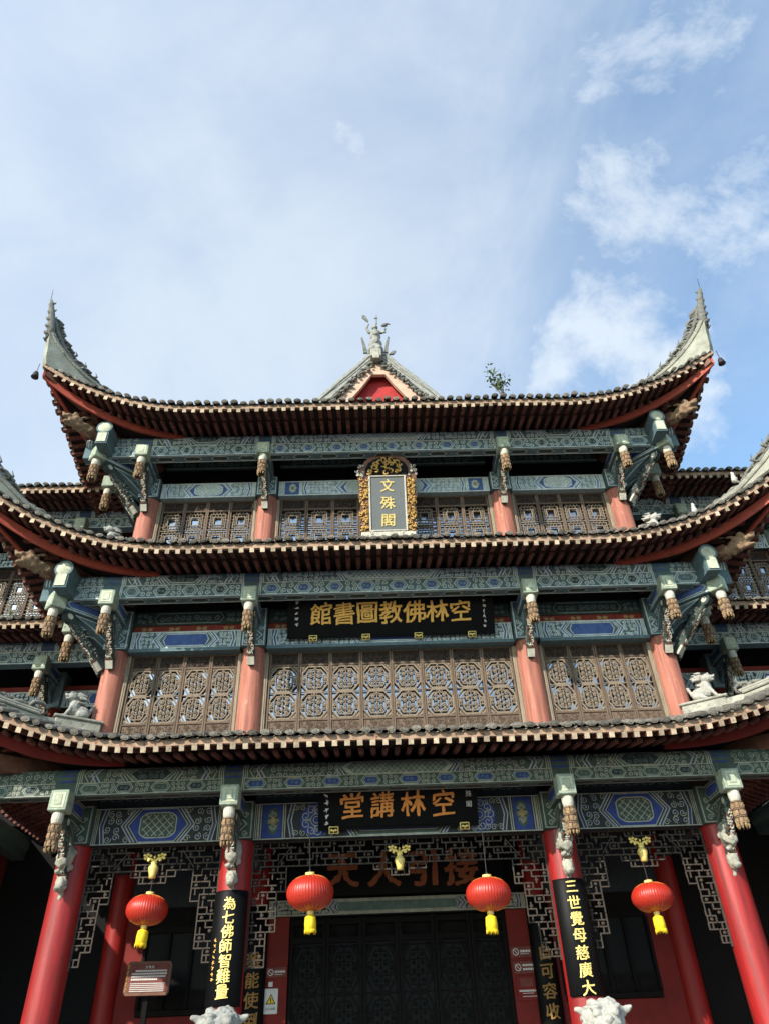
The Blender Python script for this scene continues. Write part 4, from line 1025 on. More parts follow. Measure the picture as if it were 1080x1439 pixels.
# rear wall of the porch: doors in the middle, dark windows at the sides
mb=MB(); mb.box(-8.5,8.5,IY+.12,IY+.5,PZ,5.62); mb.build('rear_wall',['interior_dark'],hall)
for sg in (1,-1):
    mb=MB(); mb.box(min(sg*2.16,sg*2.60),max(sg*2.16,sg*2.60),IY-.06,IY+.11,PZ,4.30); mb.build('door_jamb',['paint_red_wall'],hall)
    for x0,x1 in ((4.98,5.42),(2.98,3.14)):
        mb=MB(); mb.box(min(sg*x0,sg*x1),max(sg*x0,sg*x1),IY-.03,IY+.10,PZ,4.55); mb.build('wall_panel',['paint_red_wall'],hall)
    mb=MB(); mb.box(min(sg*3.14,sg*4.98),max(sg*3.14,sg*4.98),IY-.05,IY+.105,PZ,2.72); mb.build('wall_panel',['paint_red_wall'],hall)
    # dark shuttered window of the side bay
    xa,xb=sorted((sg*3.14,sg*4.98)); 
    mb=MB(); mb.box(xa,xb,IY-.10,IY+.08,2.725,2.83,0,bev=.01); mb.box(xa,xb,IY-.02,IY+.08,4.10,4.2,0)
    for k in range(5): x=xa+(xb-xa)*k/4; mb.box(x-.03,x+.03,IY-.04,IY+.08,2.83,4.10,0)
    sw=mb.build('side_window',['wood_dark'],hall)
    for k in range(4):
        x0=xa+(xb-xa)*k/4+.03; x1=xa+(xb-xa)*(k+1)/4-.03
        mb=MB(); mb.box(x0,x1,IY+.0,IY+.04,2.83,3.14); mb.box(x0+.05,x1-.05,IY-.012,IY+.0,2.88,3.09); mb.build('shutter_board',['wood_dark'],sw)
        mb=MB(); mb.add([(x0,IY+.03,3.14),(x1,IY+.03,3.14),(x1,IY+.03,4.10),(x0,IY+.03,4.10)],[(0,1,2,3)]); mb.build('pane',['dim_glass'],sw)
    mb=MB(); mb.box(min(sg*2.62,sg*5.4),max(sg*2.62,sg*5.4),IY-.02,IY+.11,4.56,5.61); mb.build('wall_board',['low_dark'],hall)
# inner lintel over the doors
mb=MB(); mb.box(-2.58,2.58,IY-.14,IY+.1,4.30,4.58); o=mb.build('lintel',['low_dark'],hall)
D=Deco(flat((0,IY-.14,4.30),(1,0,0),(0,0,1),(0,-1,0))); paint_lintel(D,5.16,.28,(BLUE,TEAL,False,BLUE,'s',False),.5); D.build('painted_pattern','low_',o)
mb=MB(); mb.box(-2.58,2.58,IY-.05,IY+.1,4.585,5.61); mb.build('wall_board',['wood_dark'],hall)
for k in range(6):
    w_=4.30/6; x=-2.15+w_*(k+.5)
    fm=MB(); fm.box(-w_/2+.004,-w_/2+.07,-.04,.04,0,3.38); fm.box(w_/2-.07,w_/2-.004,-.04,.04,0,3.38)
    for z in (.06,.95,1.18,2.98,3.30): fm.box(-w_/2+.07,w_/2-.07,-.036,.036,z-.05,z+.05)
    dl=fm.build('door_leaf',['wood_dark'],hall,M=T(x,IY+.03,PZ))
    if k==0: DL=lattice_octagon(w_-.16,1.62).copy(); DL.materials.clear(); DL.materials.append(MATS['wood_dark'])
    inst('lattice',DL,dl,T(0,0,1.27))
    pm=MB(); pm.add([(-w_/2+.07,.02,1.22),(w_/2-.07,.02,1.22),(w_/2-.07,.02,2.94),(-w_/2+.07,.02,2.94)],[(0,1,2,3)]); pm.build('pane',['dim_glass'],dl)
    pm=MB(); pm.box(-w_/2+.07,w_/2-.07,-.01,.02,.1,.91); pm.box(-w_/2+.13,w_/2-.13,-.025,-.01,.18,.83,0,bev=.01); pm.build('door_board',['wood_dark'],dl)
# side walls of the hall, seen past the corner columns
for sg in (1,-1):
    mb=MB(); mb.box(min(sg*5.5,sg*5.42),max(sg*5.5,sg*5.42),.25,2.7,6.6,14.0); mb.build('side_wall',['interior_dark'],hall)
    for li in (1,2):
        z0,z1=((8.72,9.12),(12.71,13.15))[li-1]; mb=MB(); mb.box(min(sg*5.52,sg*5.68),max(sg*5.52,sg*5.68),.25,2.7,z0,z1); mb.build('lintel',['up_dark'],hall)

# ================================================================== SIDE WINGS, set back behind the hall on both hands
for sg,nm in ((-1,'left'),(1,'right')):
    wing=empty('side_wing',(sg*8.6,2.7,0)); wing.location=(0,0,0)
    tag(wing,'set-back side wing with tiled eaves adjoining the temple hall on its %s'%nm,'building','side wings of the temple')
    Y0=2.7
    mb=MB(); mb.box(min(sg*5.9,sg*16),max(sg*5.9,sg*16),Y0+.45,Y0+.8,PZ,7.0); mb.build('ground_wall',['interior_dark'],wing)
    mb=MB(); mb.box(min(sg*8.2,sg*8.5),max(sg*8.2,sg*8.5),-1.0,Y0+.44,PZ,6.2); mb.build('end_wall',['paint_red_wall'],wing)
    for li in (1,2):
        lv=LV[li]; ze=lv['ze']; pal=lv['pal']
        P=lambda s,ze=ze,sg=sg:(Vector((sg*s,Y0-2.0,ze)),Vector((0,1,0)))
        if sg<0: P=lambda s,ze=ze:(Vector((-s,Y0-2.0,ze)),Vector((0,1,0)))
        s0=6.05; n=26; sv=[s0+SP*k for k in range(n)]
        mb=MB(); roof_surface([P],ze,sv,.36,0,2.2,mb,corner=False); rf=mb.build('eave_roof',['tile_grey'],wing)
        eave(rf,ze,P,sv,corner=False); eave_boards(rf,ze,P,smooth_range(s0-.1,s0+SP*n,4),corner=False)
        xa,xb=sorted((sg*5.9,sg*11.6)); zc=lv['top']-.17
        mb=MB(); mb.tube([(xa,Y0-.86,zc),(xb,Y0-.86,zc)],.17,20); o=smooth_by_angle(mb.build('eave_purlin',[pal+'green'],wing))
        D=Deco(lambda a,b,d,zc=zc:(a,Y0-.86-(.17+d)*math.cos(b/.17),zc+(.17+d)*math.sin(b/.17)),True)
        for a,b in ((5.9,7.75),(8.05,10.7)): paint_purlin(D,*sorted((sg*a,sg*b)),-.16,.2,.3,(TEAL,DARK,False,GREEN))
        D.rect(min(sg*7.77,sg*8.03),max(sg*7.77,sg*8.03),-.16,.2,BLUE,0); D.build('painted_pattern',pal,o)
        mb=MB(); mb.box(xa,xb,Y0-1.0,Y0-.76,lv['bot'],lv['mid']); o=mb.build('eave_beam',[pal+'green'],wing)
        D=Deco(flat((0,Y0-1.0,lv['bot']),(1,0,0),(0,0,1),(0,-1,0))); paint_hex_row(D,xa,xb,.01,lv['mid']-lv['bot']-.01,.62,[GREEN,TEAL],DARK); D.build('painted_pattern',pal,o)
        for x in (7.9,10.7):
            bracket(wing,lv,(sg*x,Y0),(0,-1),1.22)
            mb=MB(); R=.23; mb.tube([(sg*x,Y0,6.3 if li==1 else 10.4),(sg*x,Y0,heads[li][0])],R,24); smooth_by_angle(mb.build('column',['paint_red_wall'],wing))
            mb=MB(); mb.box(sg*x-R,sg*x+R,Y0-R-.02,Y0+R,*heads[li]); mb.build('column_head',[pal+'teal'],wing)
        mb=MB(); mb.box(xa,xb,Y0-.8,Y0+.3,lv['top']-.05,lv['top']); mb.build('eave_ceiling',['ceiling_dark'],wing)
        mb=MB(); mb.box(xa,xb,Y0+.14,Y0+.3,(6.2,10.3)[li-1],lv['top']); mb.build('inner_wall',['interior_dark'],wing)
        z0,z1=((8.72,9.12),(12.71,13.15))[li-1]
        mb=MB(); mb.box(xa,xb,Y0-.17,Y0+.05,z0,z1); o=mb.build('lintel',[pal+'dark'],wing)
        D=Deco(flat((0,Y0-.17,z0),(1,0,0),(0,0,1),(0,-1,0)))
        for a,b in ((5.95,7.65),(8.15,10.5)):
            c=sg*(a+b)/2; fn=D.fn; D.fn=flat((c,Y0-.17,z0),(1,0,0),(0,0,1),(0,-1,0)); paint_lintel(D,b-a,z1-z0,(GREEN,BLUE,False,BLUE,'s',False),.4)
        D.build('painted_pattern',pal,o)
        if li==1:
            mb=MB(); mb.box(xa,xb,Y0-.12,Y0+.05,9.125,9.275); mb.build('lintel_strip',['up_red'],wing)
        else:
            # big square-paned lattice of the wing's upper storey
            for a,b,n_ in ((8.2,10.45,4),(6.1,7.62,3)):
                for k in range(n_):
                    wd=(b-a)/n_; window_panel(wing,sg*(a+wd*(k+.5)),Y0+.02,11.22,wd,'fret')

# ================================================================== THINGS ON AND AROUND THE HALL
# ---- name boards
def tilted_board(name,label,x,yb,zb,w,h,tilt,boardmat,cat='plaque'):
    root=empty(name,(x,yb,zb)); root.rotation_euler=(tilt,0,0); tag(root,label,cat); return root
def ink_marks(mb,u,v,n,s,seed,fn):
    rr=random.Random(seed)
    for k in range(n):
        vv=v-k*s*1.5
        for q in range(4):
            a=rr.random()*PI; l=s*rr.uniform(.25,.5); du,dv=math.cos(a)*l,math.sin(a)*l; cu,cv=u+rr.uniform(-.2,.2)*s,vv+rr.uniform(-.25,.25)*s; wv=s*.09
            nx,ny=-math.sin(a)*wv,math.cos(a)*wv; dd=.004+.0003*q
            mb.add([fn(cu-du+nx,cv-dv+ny,dd),fn(cu-du-nx,cv-dv-ny,dd),fn(cu+du-nx,cv+dv-ny,dd),fn(cu+du+nx,cv+dv+ny,dd)],[(0,1,2,3)],0)
FN=flat((0,-.04,0),(1,0,0),(0,0,1),(0,-1,0))
def long_plaque(name,label,x,yb,zb,w,h,tilt,chars,size,vc,margin,goldmat,clips,seed,sidetext=None):
    r=tilted_board(name,label,x,yb,zb,w,h,tilt,None)
    mb=MB(); mb.box(-w/2,w/2,-.035,.03,0,h,0,bev=.01); 
    mb.build('board',['lacquer_black'],r)
    mb=MB()
    for x0,x1,z0,z1 in ((-w/2,w/2,-.03,.012),(-w/2,w/2,h-.012,h+.03),(-w/2-.03,-w/2+.012,-.03,h+.03),(w/2-.012,w/2+.03,-.03,h+.03)): mb.box(x0,x1,-.05-.0005*abs(x0),.035,z0,z1,0,bev=.008)
    mb.build('board_frame',['lacquer_black'],r)
    n=len(chars); st=(w-2*margin)/n
    for i,ch in enumerate(chars):
        t=MB(); f=flat((-w/2+margin+st*(i+.5),-.036,vc),(1,0,0),(0,0,1),(0,-1,0)); text_char(t,ch,f,size,.012,0,.022,seed+i,.055,.06); t.build('character',[goldmat],r)
    t=MB(); ink_marks(t,-w/2+margin*.40,h*.82,7,.075,seed,FN); kind(t.build('signature',['white_ink'],r),'stuff')
    if sidetext:
        for k,ch in enumerate(sidetext): t=MB(); text_char(t,ch,flat((w/2-margin*.40,-.036,h*.72-k*.17),(1,0,0),(0,0,1),(0,-1,0)),.11,.004,0,.0,seed+k,.03); t.build('character',['white_ink'],r)
    else:
        t=MB(); ink_marks(t,w/2-margin*.40,h*.85,9,.07,seed+5,FN); kind(t.build('signature',['white_ink'],r),'stuff')
    for cx_ in clips:
        c=MB(); c.box(cx_-.085,cx_+.085,-.085,-.05,-.085,.035,0,bev=.01); c.box(cx_-.065,cx_+.065,-.09,-.084,-.068,.018,1)
        for q in (-.035,.035): c.ico((cx_+q,-.09,-.025),(.03,.012,.022),0,1)
        c.ico((cx_,-.09,-.04),(.016,.014,.03),0,1); c.build('clip',['gold_bright','lacquer_black'],r)
    return r
long_plaque('name_plaque','long black name board with seven golden characters under the middle eave',0.02,-.24,8.86,4.2,1.15,.42,'館書圖教佛林空',.48,.47,.42,'gold',(-1.6,-.52,.55,1.65),11)
long_plaque('name_plaque','black name board with four golden characters under the lowest eave',0.0,-.24,5.13,2.72,.92,.40,'堂講林空',.44,.36,.30,'gold_orange',(-1.12,1.14),31,'文殊閣')
# the dim plaque inside the porch
r=tilted_board('name_plaque','dim board with four large orange characters above the porch doors',0,IY-.2,4.62,4.6,1.0,.12,None)
mb=MB(); mb.box(-2.2,2.2,-.035,.03,0,1.0,0,bev=.01); mb.build('board',['lacquer_black'],r)
for i,ch in enumerate('天人引接'):
    t=MB(); text_char(t,ch,flat((-1.05+.80*i-(.05 if i==0 else 0),-.036,.46),(1,0,0),(0,0,1),(0,-1,0)),.70,.02,0,.045,50+i,.05); t.build('character',['sign_orange'],r)
for cx_ in (-1.75,1.75): c=MB(); c.box(cx_-.10,cx_+.10,-.06,-.036,.02,.14,0); c.box(cx_-.08,cx_+.08,-.066,-.06,.035,.125,1); c.build('clip',['gold_bright','lacquer_black'],r)
# ---- upright carved plaque of the top storey
r=tilted_board('upright_plaque','upright grey plaque with three golden characters in a carved gilded frame',.06,-.34,11.30,1,2,.24,None)
mb=MB(); mb.box(-.40,.40,-.03,.03,.14,1.50,0,bev=.008); mb.build('board',['plate_grey'],r)
mb=MB(); 
for x0,x1,z0,z1 in ((-.43,-.392,.12,1.53),(.392,.43,.12,1.53),(-.392,.392,.12,.15),(-.392,.392,1.50,1.53)): mb.box(x0,x1,-.055,.03,z0,z1,0,bev=.006)
mb.build('inner_frame',['pendant_pale'],r)
for i,ch in enumerate('文殊閣'):
    t=MB(); text_char(t,ch,flat((0,-.031,1.27-.44*i),(1,0,0),(0,0,1),(0,-1,0)),.34,.012,0,.02,70+i,.04); t.build('character',['gold_soft'],r)
mb=MB(); fnp=lambda p,q,t:(p,t,q)
for sg in (1,-1):
    ys=[(.43,.10),(.62,.10),(.60,.35),(.66,.55),(.62,.80),(.68,1.02),(.63,1.25),(.68,1.48),(.66,1.78),(.46,1.78),(.43,1.5)]
    mb.prism([(sg*a,b) for a,b in ys],fnp,-.02,.03)
mb.prism([(-.66,1.52),(.66,1.52),(.60,1.72),(.52,1.92),(.36,2.06),(.12,2.12),(0,2.17),(-.12,2.12),(-.36,2.06),(-.52,1.92),(-.60,1.72)],fnp,-.015,.034)
mb.build('carved_frame',['wood_brown'],r)
mb=MB(); mb.prism([(-.50,1.56),(.50,1.56),(.50,1.74),(.42,1.88),(.28,1.98),(0,2.04),(-.28,1.98),(-.42,1.88),(-.50,1.74)],fnp,-.022,-.014); mb.build('frame_field',['lacquer_black'],r)
for i,(x0,x1,z0,z1,n,mm) in enumerate(((-.62,-.45,.14,1.46,70,'gilt_dull'),(.45,.62,.14,1.46,70,'gilt_dull'),(-.42,.42,1.60,1.98,34,'gilt_dull'),(-.6,.6,.0,.11,10,'pendant_pale'),(-.70,-.52,1.52,1.80,10,'pendant_pale'),(.52,.70,1.52,1.80,10,'pendant_pale'))):
    rr=random.Random(90+i); mb=MB()
    for k in range(n):
        x=rr.uniform(x0,x1); z=rr.uniform(z0,z1)
        if i==2 and abs(x)>.62*(2.08-z)*2: continue
        big=2.0 if i==2 else 1.0; q=rr.uniform(.02,.045)*big; a=rr.random()*6.28
        mb.tube([(x+q*math.cos(a+j*.95)*(1-j*.1),-.035-.01*j*.4,z+q*math.sin(a+j*.95)*(1-j*.1)) for j in range(6)],[z_*(1.5 if i==2 else 1.0) for z_ in (.012,.016,.018,.018,.016,.010)],5,0,True,(0,1,0))
    kind(mb.build('gilded_carving',[mm],r,True),'stuff')
mb=MB(); mb.box(-.62,.62,-.05,.05,-.02,.115,0,bev=.02); mb.build('frame_foot',['pendant_pale'],r)

# ---- couplet boards wrapped round the columns
def couplet(label,x,y,R,z0,z1,chars,zc0,step,size,mm,half=1.02,marks=None):
    root=empty('couplet_board',(x,y,z0)); tag(root,label,'couplet board'); h=z1-z0; n=14
    mb=MB(); rows=[]
    for z in (0,.03,h-.03,h):
        e=.02 if 0<z<h else 0
        rows.append([((R+.03+e)*math.sin(half*(2*i/n-1)),-(R+.03+e)*math.cos(half*(2*i/n-1)),z) for i in range(n+1)])
    mb.grid(rows)
    for z in (0,h):
        mb.grid([[(rr_*math.sin(half*(2*i/n-1)),-rr_*math.cos(half*(2*i/n-1)),z) for i in range(n+1)] for rr_ in (R+.005,R+.03)])
    for s1 in (-1,1): mb.grid([[(rr_*math.sin(s1*half),-rr_*math.cos(s1*half),z) for z in (0,h)] for rr_ in (R+.005,R+.05)])
    mb.build('board',['lacquer_black'],root,True)
    for i,ch in enumerate(chars):
        rc=R+.052; vz=zc0-step*i-z0
        f=lambda a,b,d:(( rc+d)*math.sin(a/rc),-(rc+d)*math.cos(a/rc),vz+b)
        t=MB(); text_char(t,ch,f,size,.01,0,.022,ord(ch)%97,.05,.05); t.build('character',[mm],root)
    if marks:
        t=MB(); rc=R+.053; f=lambda a,b,d:((rc+d)*math.sin(a/rc),-(rc+d)*math.cos(a/rc),b); ink_marks(t,-.19,h*.55,8,.05,5,f); kind(t.build('signature',['gold'],root),'stuff')
couplet('curved black couplet board with gold characters on the front column left of the door',-A,0,.27,2.60,4.20,'為七佛師智難量',4.00,.202,.205,'gold_bright',marks=True)
couplet('curved black couplet board with gold characters on the front column right of the door',A,0,.27,2.56,4.20,'三世覺母慈廣大',4.07,.235,.215,'gold_bright')
couplet('dim couplet board on the inner column left of the dark doors',-A,IY,.21,2.1,4.5,'難能使倒',3.55,.32,.28,'gold_dim',half=1.1)
couplet('dim couplet board on the inner column right of the dark doors',A,IY,.21,2.1,4.5,'自可容收',3.51,.315,.27,'gold_dim',half=1.1)

# ---- lanterns
def lantern(label,x,y,z,R,hang,seed):
    root=empty('red_lantern',(x,y,z)); tag(root,label,'lantern','red lanterns hanging along the porch')
    rv=random.Random(seed); R*=1+rv.uniform(-.03,.03); root.rotation_euler=(rv.uniform(-.05,.05),rv.uniform(-.05,.05),rv.random()*3); h=R*rv.uniform(.63,.69); prof=[]
    for k in range(15):
        a=-PI/2*.86+PI*.86*k/14; prof.append((R*math.cos(a)**.82,h*math.sin(a)/math.sin(PI/2*.86)))
    mb=MB(); mb.lathe(prof,144,0,None,48,.022); b=mb.build('lantern_body',['lantern_red'],root,True)
    rt=prof[-1][0]
    mb=MB()
    for k in range(24): a=2*PI*k/24; mb.tube([((r_+.001)*math.cos(a),(r_+.001)*math.sin(a),z_) for r_,z_ in prof],.0035,4)
    kind(mb.build('rib',['gold_orange'],root),'stuff')
    mb=MB(); mb.lathe([(rt*.55,h-.02),(rt*.75,h-.01),(rt*.72,h+.045),(rt*.42,h+.05)],20); mb.build('top_cap',['gold_bright'],root,True)
    mb=MB(); mb.lathe([(rt*.30,-h-.07),(rt*.50,-h-.05),(rt*.55,-h+.02),(rt*.3,-h+.03)],20); mb.build('bottom_cap',['gold_bright'],root,True)
    mb=MB(); rr=random.Random(seed); tl=.24
    mb.lathe([(.085,-h-.30),(.088,-h-.18),(.080,-h-.09),(.05,-h-.065)],78,0,None,26,.05)
    for k in range(26):
        a=2*PI*k/26; mb.tube([(.082*math.cos(a),.082*math.sin(a),-h-.26),(.09*math.cos(a),.09*math.sin(a),-h-.30-.03*rr.random())],[.011,.006],4)
    mb.build('tassel',['tassel_yellow'],root,True,Rz(rr.random()))
    mb=MB(); mb.tube([(0,0,h+.04),(0,0,h+.04+hang)],.008,5); mb.ico((0,0,h+.07),(.02,.02,.03),0,1); mb.build('hook',['iron'],root)
lantern('red lantern with yellow tassel hanging left of the long couplet column',-4.2,-.05,3.99,.34,.30,1)
lantern('red lantern left of centre, before the dark doors',-1.47,-.62,4.05,.36,.62,2)
lantern('red lantern right of centre, before the dark doors',1.38,-.62,3.94,.36,.74,3)
lantern('red lantern with yellow tassel hanging before the bay beside the rightmost column',4.19,-.05,3.91,.34,.34,4)

# ---- guardian lions, only their heads rise into view
def lion_parts(open_=1,seed=0):
    rr=random.Random(seed)
    p=[('e',(0,.12,.36),(.30,.36,.34)),('e',(0,-.10,.62),(.27,.26,.36)),('c',(-.16,-.22,.62),(-.17,-.32,.08),.11,.085),('c',(.16,-.22,.62),(.17,-.32,.08),.11,.085),
       ('e',(-.17,-.38,.06),(.10,.13,.06)),('e',(.17,-.38,.06),(.10,.13,.06)),('e',(-.27,.22,.20),(.14,.26,.20)),('e',(.27,.22,.20),(.14,.26,.20)),('e',(-.28,-.02,.06),(.10,.15,.06)),('e',(.28,-.02,.06),(.10,.15,.06)),
       ('e',(0,-.20,1.02),(.27,.27,.25)),('e',(0,-.43,.98),(.19,.13,.08)),('e',(0,-.40,.83),(.16,.12,.05)),('e',(0,-.535,1.03),(.075,.05,.05)),
       ('e',(-.12,-.42,1.10),(.06,.06,.055)),('e',(.12,-.42,1.10),(.06,.06,.055)),('e',(-.13,-.40,1.17),(.09,.07,.035)),('e',(.13,-.40,1.17),(.09,.07,.035)),
       ('c',(-.25,-.18,1.12),(-.37,-.20,1.17),.07,.035),('c',(.25,-.18,1.12),(.37,-.20,1.17),.07,.035),('c',(0,.4,.3),(0,.5,.75),.07,.10)]
    for k in range(60):
        a=rr.uniform(0,2*PI); e=rr.uniform(-.5,1.2); R=.27
        x=R*math.cos(e)*math.cos(a); y=-.13+R*math.cos(e)*math.sin(a); z=1.02+R*math.sin(e)*.95
        if y<-.30 and z<1.2: continue
        p.append(('e',(x*1.08,y,z),(.048,.048,.048)))
    return p
ME_LION=blob(lion_parts(),.016,'stone_lion','lion_body',.010,24,0)
def guardian(label,x,y,ztop,rz,matn=None):
    root=empty('stone_lion',(x,y,PZ)); root.rotation_euler=(0,0,rz); tag(root,label,'stone lion','stone lions guarding the entrance')
    ph=ztop-1.28*1.0-PZ
    mb=MB(); mb.box(-.48,.48,-.62,.62,0,.12,0,bev=.02); mb.box(-.42,.42,-.56,.56,.12,ph-.1,0,bev=.02); mb.box(-.46,.46,-.60,.60,ph-.1,ph,0,bev=.02); mb.build('pedestal',['granite'],root)
    m2=ME_LION
    if matn: m2=ME_LION.copy(); m2.materials.clear(); m2.materials.append(MATS[matn])
    inst('lion_body',m2,root,T(0,0,ph-.01))
    return root
guardian('dark grey stone lion at the foot of the column left of the doors',-2.62,-1.25,2.52,.15)
guardian('pale stone lion with open jaws before the column right of the doors',2.70,-1.25,2.45,-.12,'stone_pale')

# ---- plaster lions on the hip ridges
def ridge_lion_mesh(spiky,mm,seed):
    rr=random.Random(seed)       # sits along +X, head at +X
    p=[('e',(-.08,0,.14),(.16,.10,.13)),('e',(.06,0,.22),(.11,.095,.17)),('c',(.10,.05,.24),(.20,.055,.03),.045,.035),('c',(.10,-.05,.24),(.22,-.055,.03),.045,.035),('e',(.25,-.055,.025),(.05,.035,.025)),('e',(.23,.055,.025),(.05,.035,.025)),
       ('e',(-.10,.09,.08),(.12,.05,.08)),('e',(-.10,-.09,.08),(.12,.05,.08)),('e',(-.0,.10,.025),(.06,.035,.025)),('e',(-.0,-.10,.025),(.06,.035,.025)),
       ('e',(.12,0,.42),(.115,.10,.095)),('e',(.22,0,.43),(.06,.06,.035)),('e',(.21,0,.365),(.055,.05,.022)),('e',(.265,0,.455),(.022,.03,.02)),
       ('e',(.17,.06,.48),(.03,.03,.025)),('e',(.17,-.06,.48),(.03,.03,.025)),('c',(-.20,0,.08),(-.27,0,.30),.03,.035)]
    for k in range(22):
        a=rr.uniform(.3,3.2); s=rr.uniform(-1,1); x=.08-.12*abs(math.sin(a)); z=.28+.24*rr.random()
        q=Vector((.04-.06*rr.random(),s*.09,z)); e=q+Vector((-.10-.06*rr.random(),s*.02,.03*rr.random() if spiky else -.02))
        p.append(('c',q,e,.03,.012))
    return blob(p,.0125,mm,'lion_body',.006,30,1)
def ridge_lion(label,x,y,z,rz,me,scale,plinth=True):
    root=empty('ridge_lion',(x,y,z),rz); tag(root,label,'roof ornament','plaster lions seated on the roof ridges')
    if plinth:
        mb=MB(); mb.box(-.46,.36,-.13,.13,-.22,-.05,0,bev=.015); mb.box(-.50,.40,-.16,.16,-.05,.0,0,bev=.015); mb.box(-.5,.4,-.15,.15,-.28,-.22,0,bev=.01); mb.build('plinth',['plaster_grey'],root)
    inst('lion_body',me,root,Matrix.Scale(scale,4))
RL1=ridge_lion_mesh(False,'stone_lion',1); RL2=ridge_lion_mesh(True,'stone_pale',2)
ridge_lion('grey lion sitting on the lowest roof ridge beside the left corner column',-5.98,-.42,7.17,PI+.55,RL1,1.0)
ridge_lion('white spiky-maned lion on the lowest roof ridge beside the right corner column',5.98,-.42,7.17,-.55,RL2,1.0)
ridge_lion('small pale lion on the middle roof left of the top storey windows',-6.05,-.5,11.12,PI+.5,RL1,.95)
ridge_lion('small white lion on the middle roof right of the top storey windows',5.98,-.5,11.10,-.5,RL2,.95)
for x,y,z in ((6.72,-1.12,11.15),(7.42,-1.82,11.42)):
    root=empty('ridge_figure',(x,y,z)); tag(root,'small white pointed figure on the middle roof ridge, %s'%('nearer the windows' if x<7 else 'nearer the right corner'),'roof ornament')
    m=blob([('e',(0,0,.06),(.06,.06,.08)),('c',(0,0,.1),(.0,0,.24),.05,.02),('e',(.02,0,.2),(.03,.03,.03))],.012,'plaster_white','figure_body',.01,20,1); inst('figure_body',m,root,Matrix.Scale(1.15,4))

# ---- ridge statue on the gable top
root=empty('ridge_statue',(-.05,.86,19.10)); tag(root,'weathered pale warrior statue with raised sword on the gable top','statue')
p=[('e',(0,0,.22),(.24,.20,.26)),('e',(0,0,.55),(.20,.17,.30)),('e',(0,-.02,.95),(.17,.14,.26)),('e',(0,-.02,1.18),(.19,.13,.10)),('c',(0,-.02,1.2),(0,-.03,1.36),.06,.06),('e',(0,-.04,1.47),(.095,.10,.12)),('e',(0,-.03,1.58),(.07,.07,.07)),
   ('c',(-.17,-.02,1.2),(-.25,-.06,1.42),.065,.05),('c',(-.25,-.06,1.42),(-.20,-.08,1.62),.05,.04),('c',(.17,-.02,1.2),(.28,-.10,1.10),.065,.05),('c',(.28,-.10,1.10),(.30,-.16,1.28),.05,.04),
   ('e',(-.10,-.14,.10),(.09,.11,.16)),('e',(.10,-.14,.10),(.09,.11,.16)),('e',(0,-.16,.60),(.10,.05,.20)),('e',(0,-.16,1.0),(.10,.04,.12))]
inst('figure_body',blob(p,.022,'stone_lion','figure_body',.02,12,1),root,Matrix.Scale(.93,4)); root.scale=(1.1,1.0,.88)
mb=MB(); mb.box(-.15,.15,-.20,.20,-.35,.08,0,bev=.02); mb.box(-.09,.09,-.22,-.18,-.5,-.05,0,bev=.01); mb.build('statue_base',['plaster_grey'],root)
mb=MB(); mb.prism([(-.20,1.60),(-.24,1.66),(-.36,1.86),(-.36,1.97),(-.30,2.0),(-.25,1.92),(-.17,1.66)],lambda a,b,t:(a,-.1+t,b),-.02,.02); mb.build('broad_blade',['plaster_dark'],root)
mb=MB(); mb.tube([(.05,-.06,1.55),(.06,-.06,2.1)],[.022,.008],6); mb.ico((.04,-.06,1.88),(.06,.03,.05),0,1); mb.build('spear',['plaster_dark'],root)
mb=MB(); mb.ico((.26,-.16,1.30),(.10,.05,.06),0,1); mb.tube([(.22,-.16,1.36),(.34,-.16,1.40),(.44,-.16,1.36)],[.03,.035,.01],6); mb.build('shield',['plaster_dark'],root,True)
for sg in (1,-1):
    mb=MB(); mb.prism([(sg*.22,.1),(sg*.34,.1),(sg*.36,.5),(sg*.40,.92),(sg*.36,.95),(sg*.28,.55)],lambda a,b,t:(a,.05+t,b),-.03,.03); mb.build('side_flame',['plaster_dark'],root)
mb=MB(); mb.prism([(.36,.0),(.50,.02),(.56,.18),(.46,.16)],lambda a,b,t:(a,.05+t,b),-.03,.03); mb.build('side_flame',['plaster_dark'],root)

# ---- wind bells under the top corners
for sg in (-1,1):
    c=hip(sg,2.36,14.62); root=empty('wind_bell',c); tag(root,'small dark bell hanging from the top roof %s corner'%('left' if sg<0 else 'right'),'bell','wind bells at the roof corners')
    mb=MB(); mb.lathe([(.085,-.02),(.075,.02),(.06,.10),(.045,.15),(.015,.17)],14); mb.build('bell_body',['iron'],root,True)
    mb=MB(); mb.tube([(0,0,.16),(0,0,.44)],.008,5); mb.ico((0,0,.0),.02,0,1); mb.build('bell_hanger',['iron'],root)

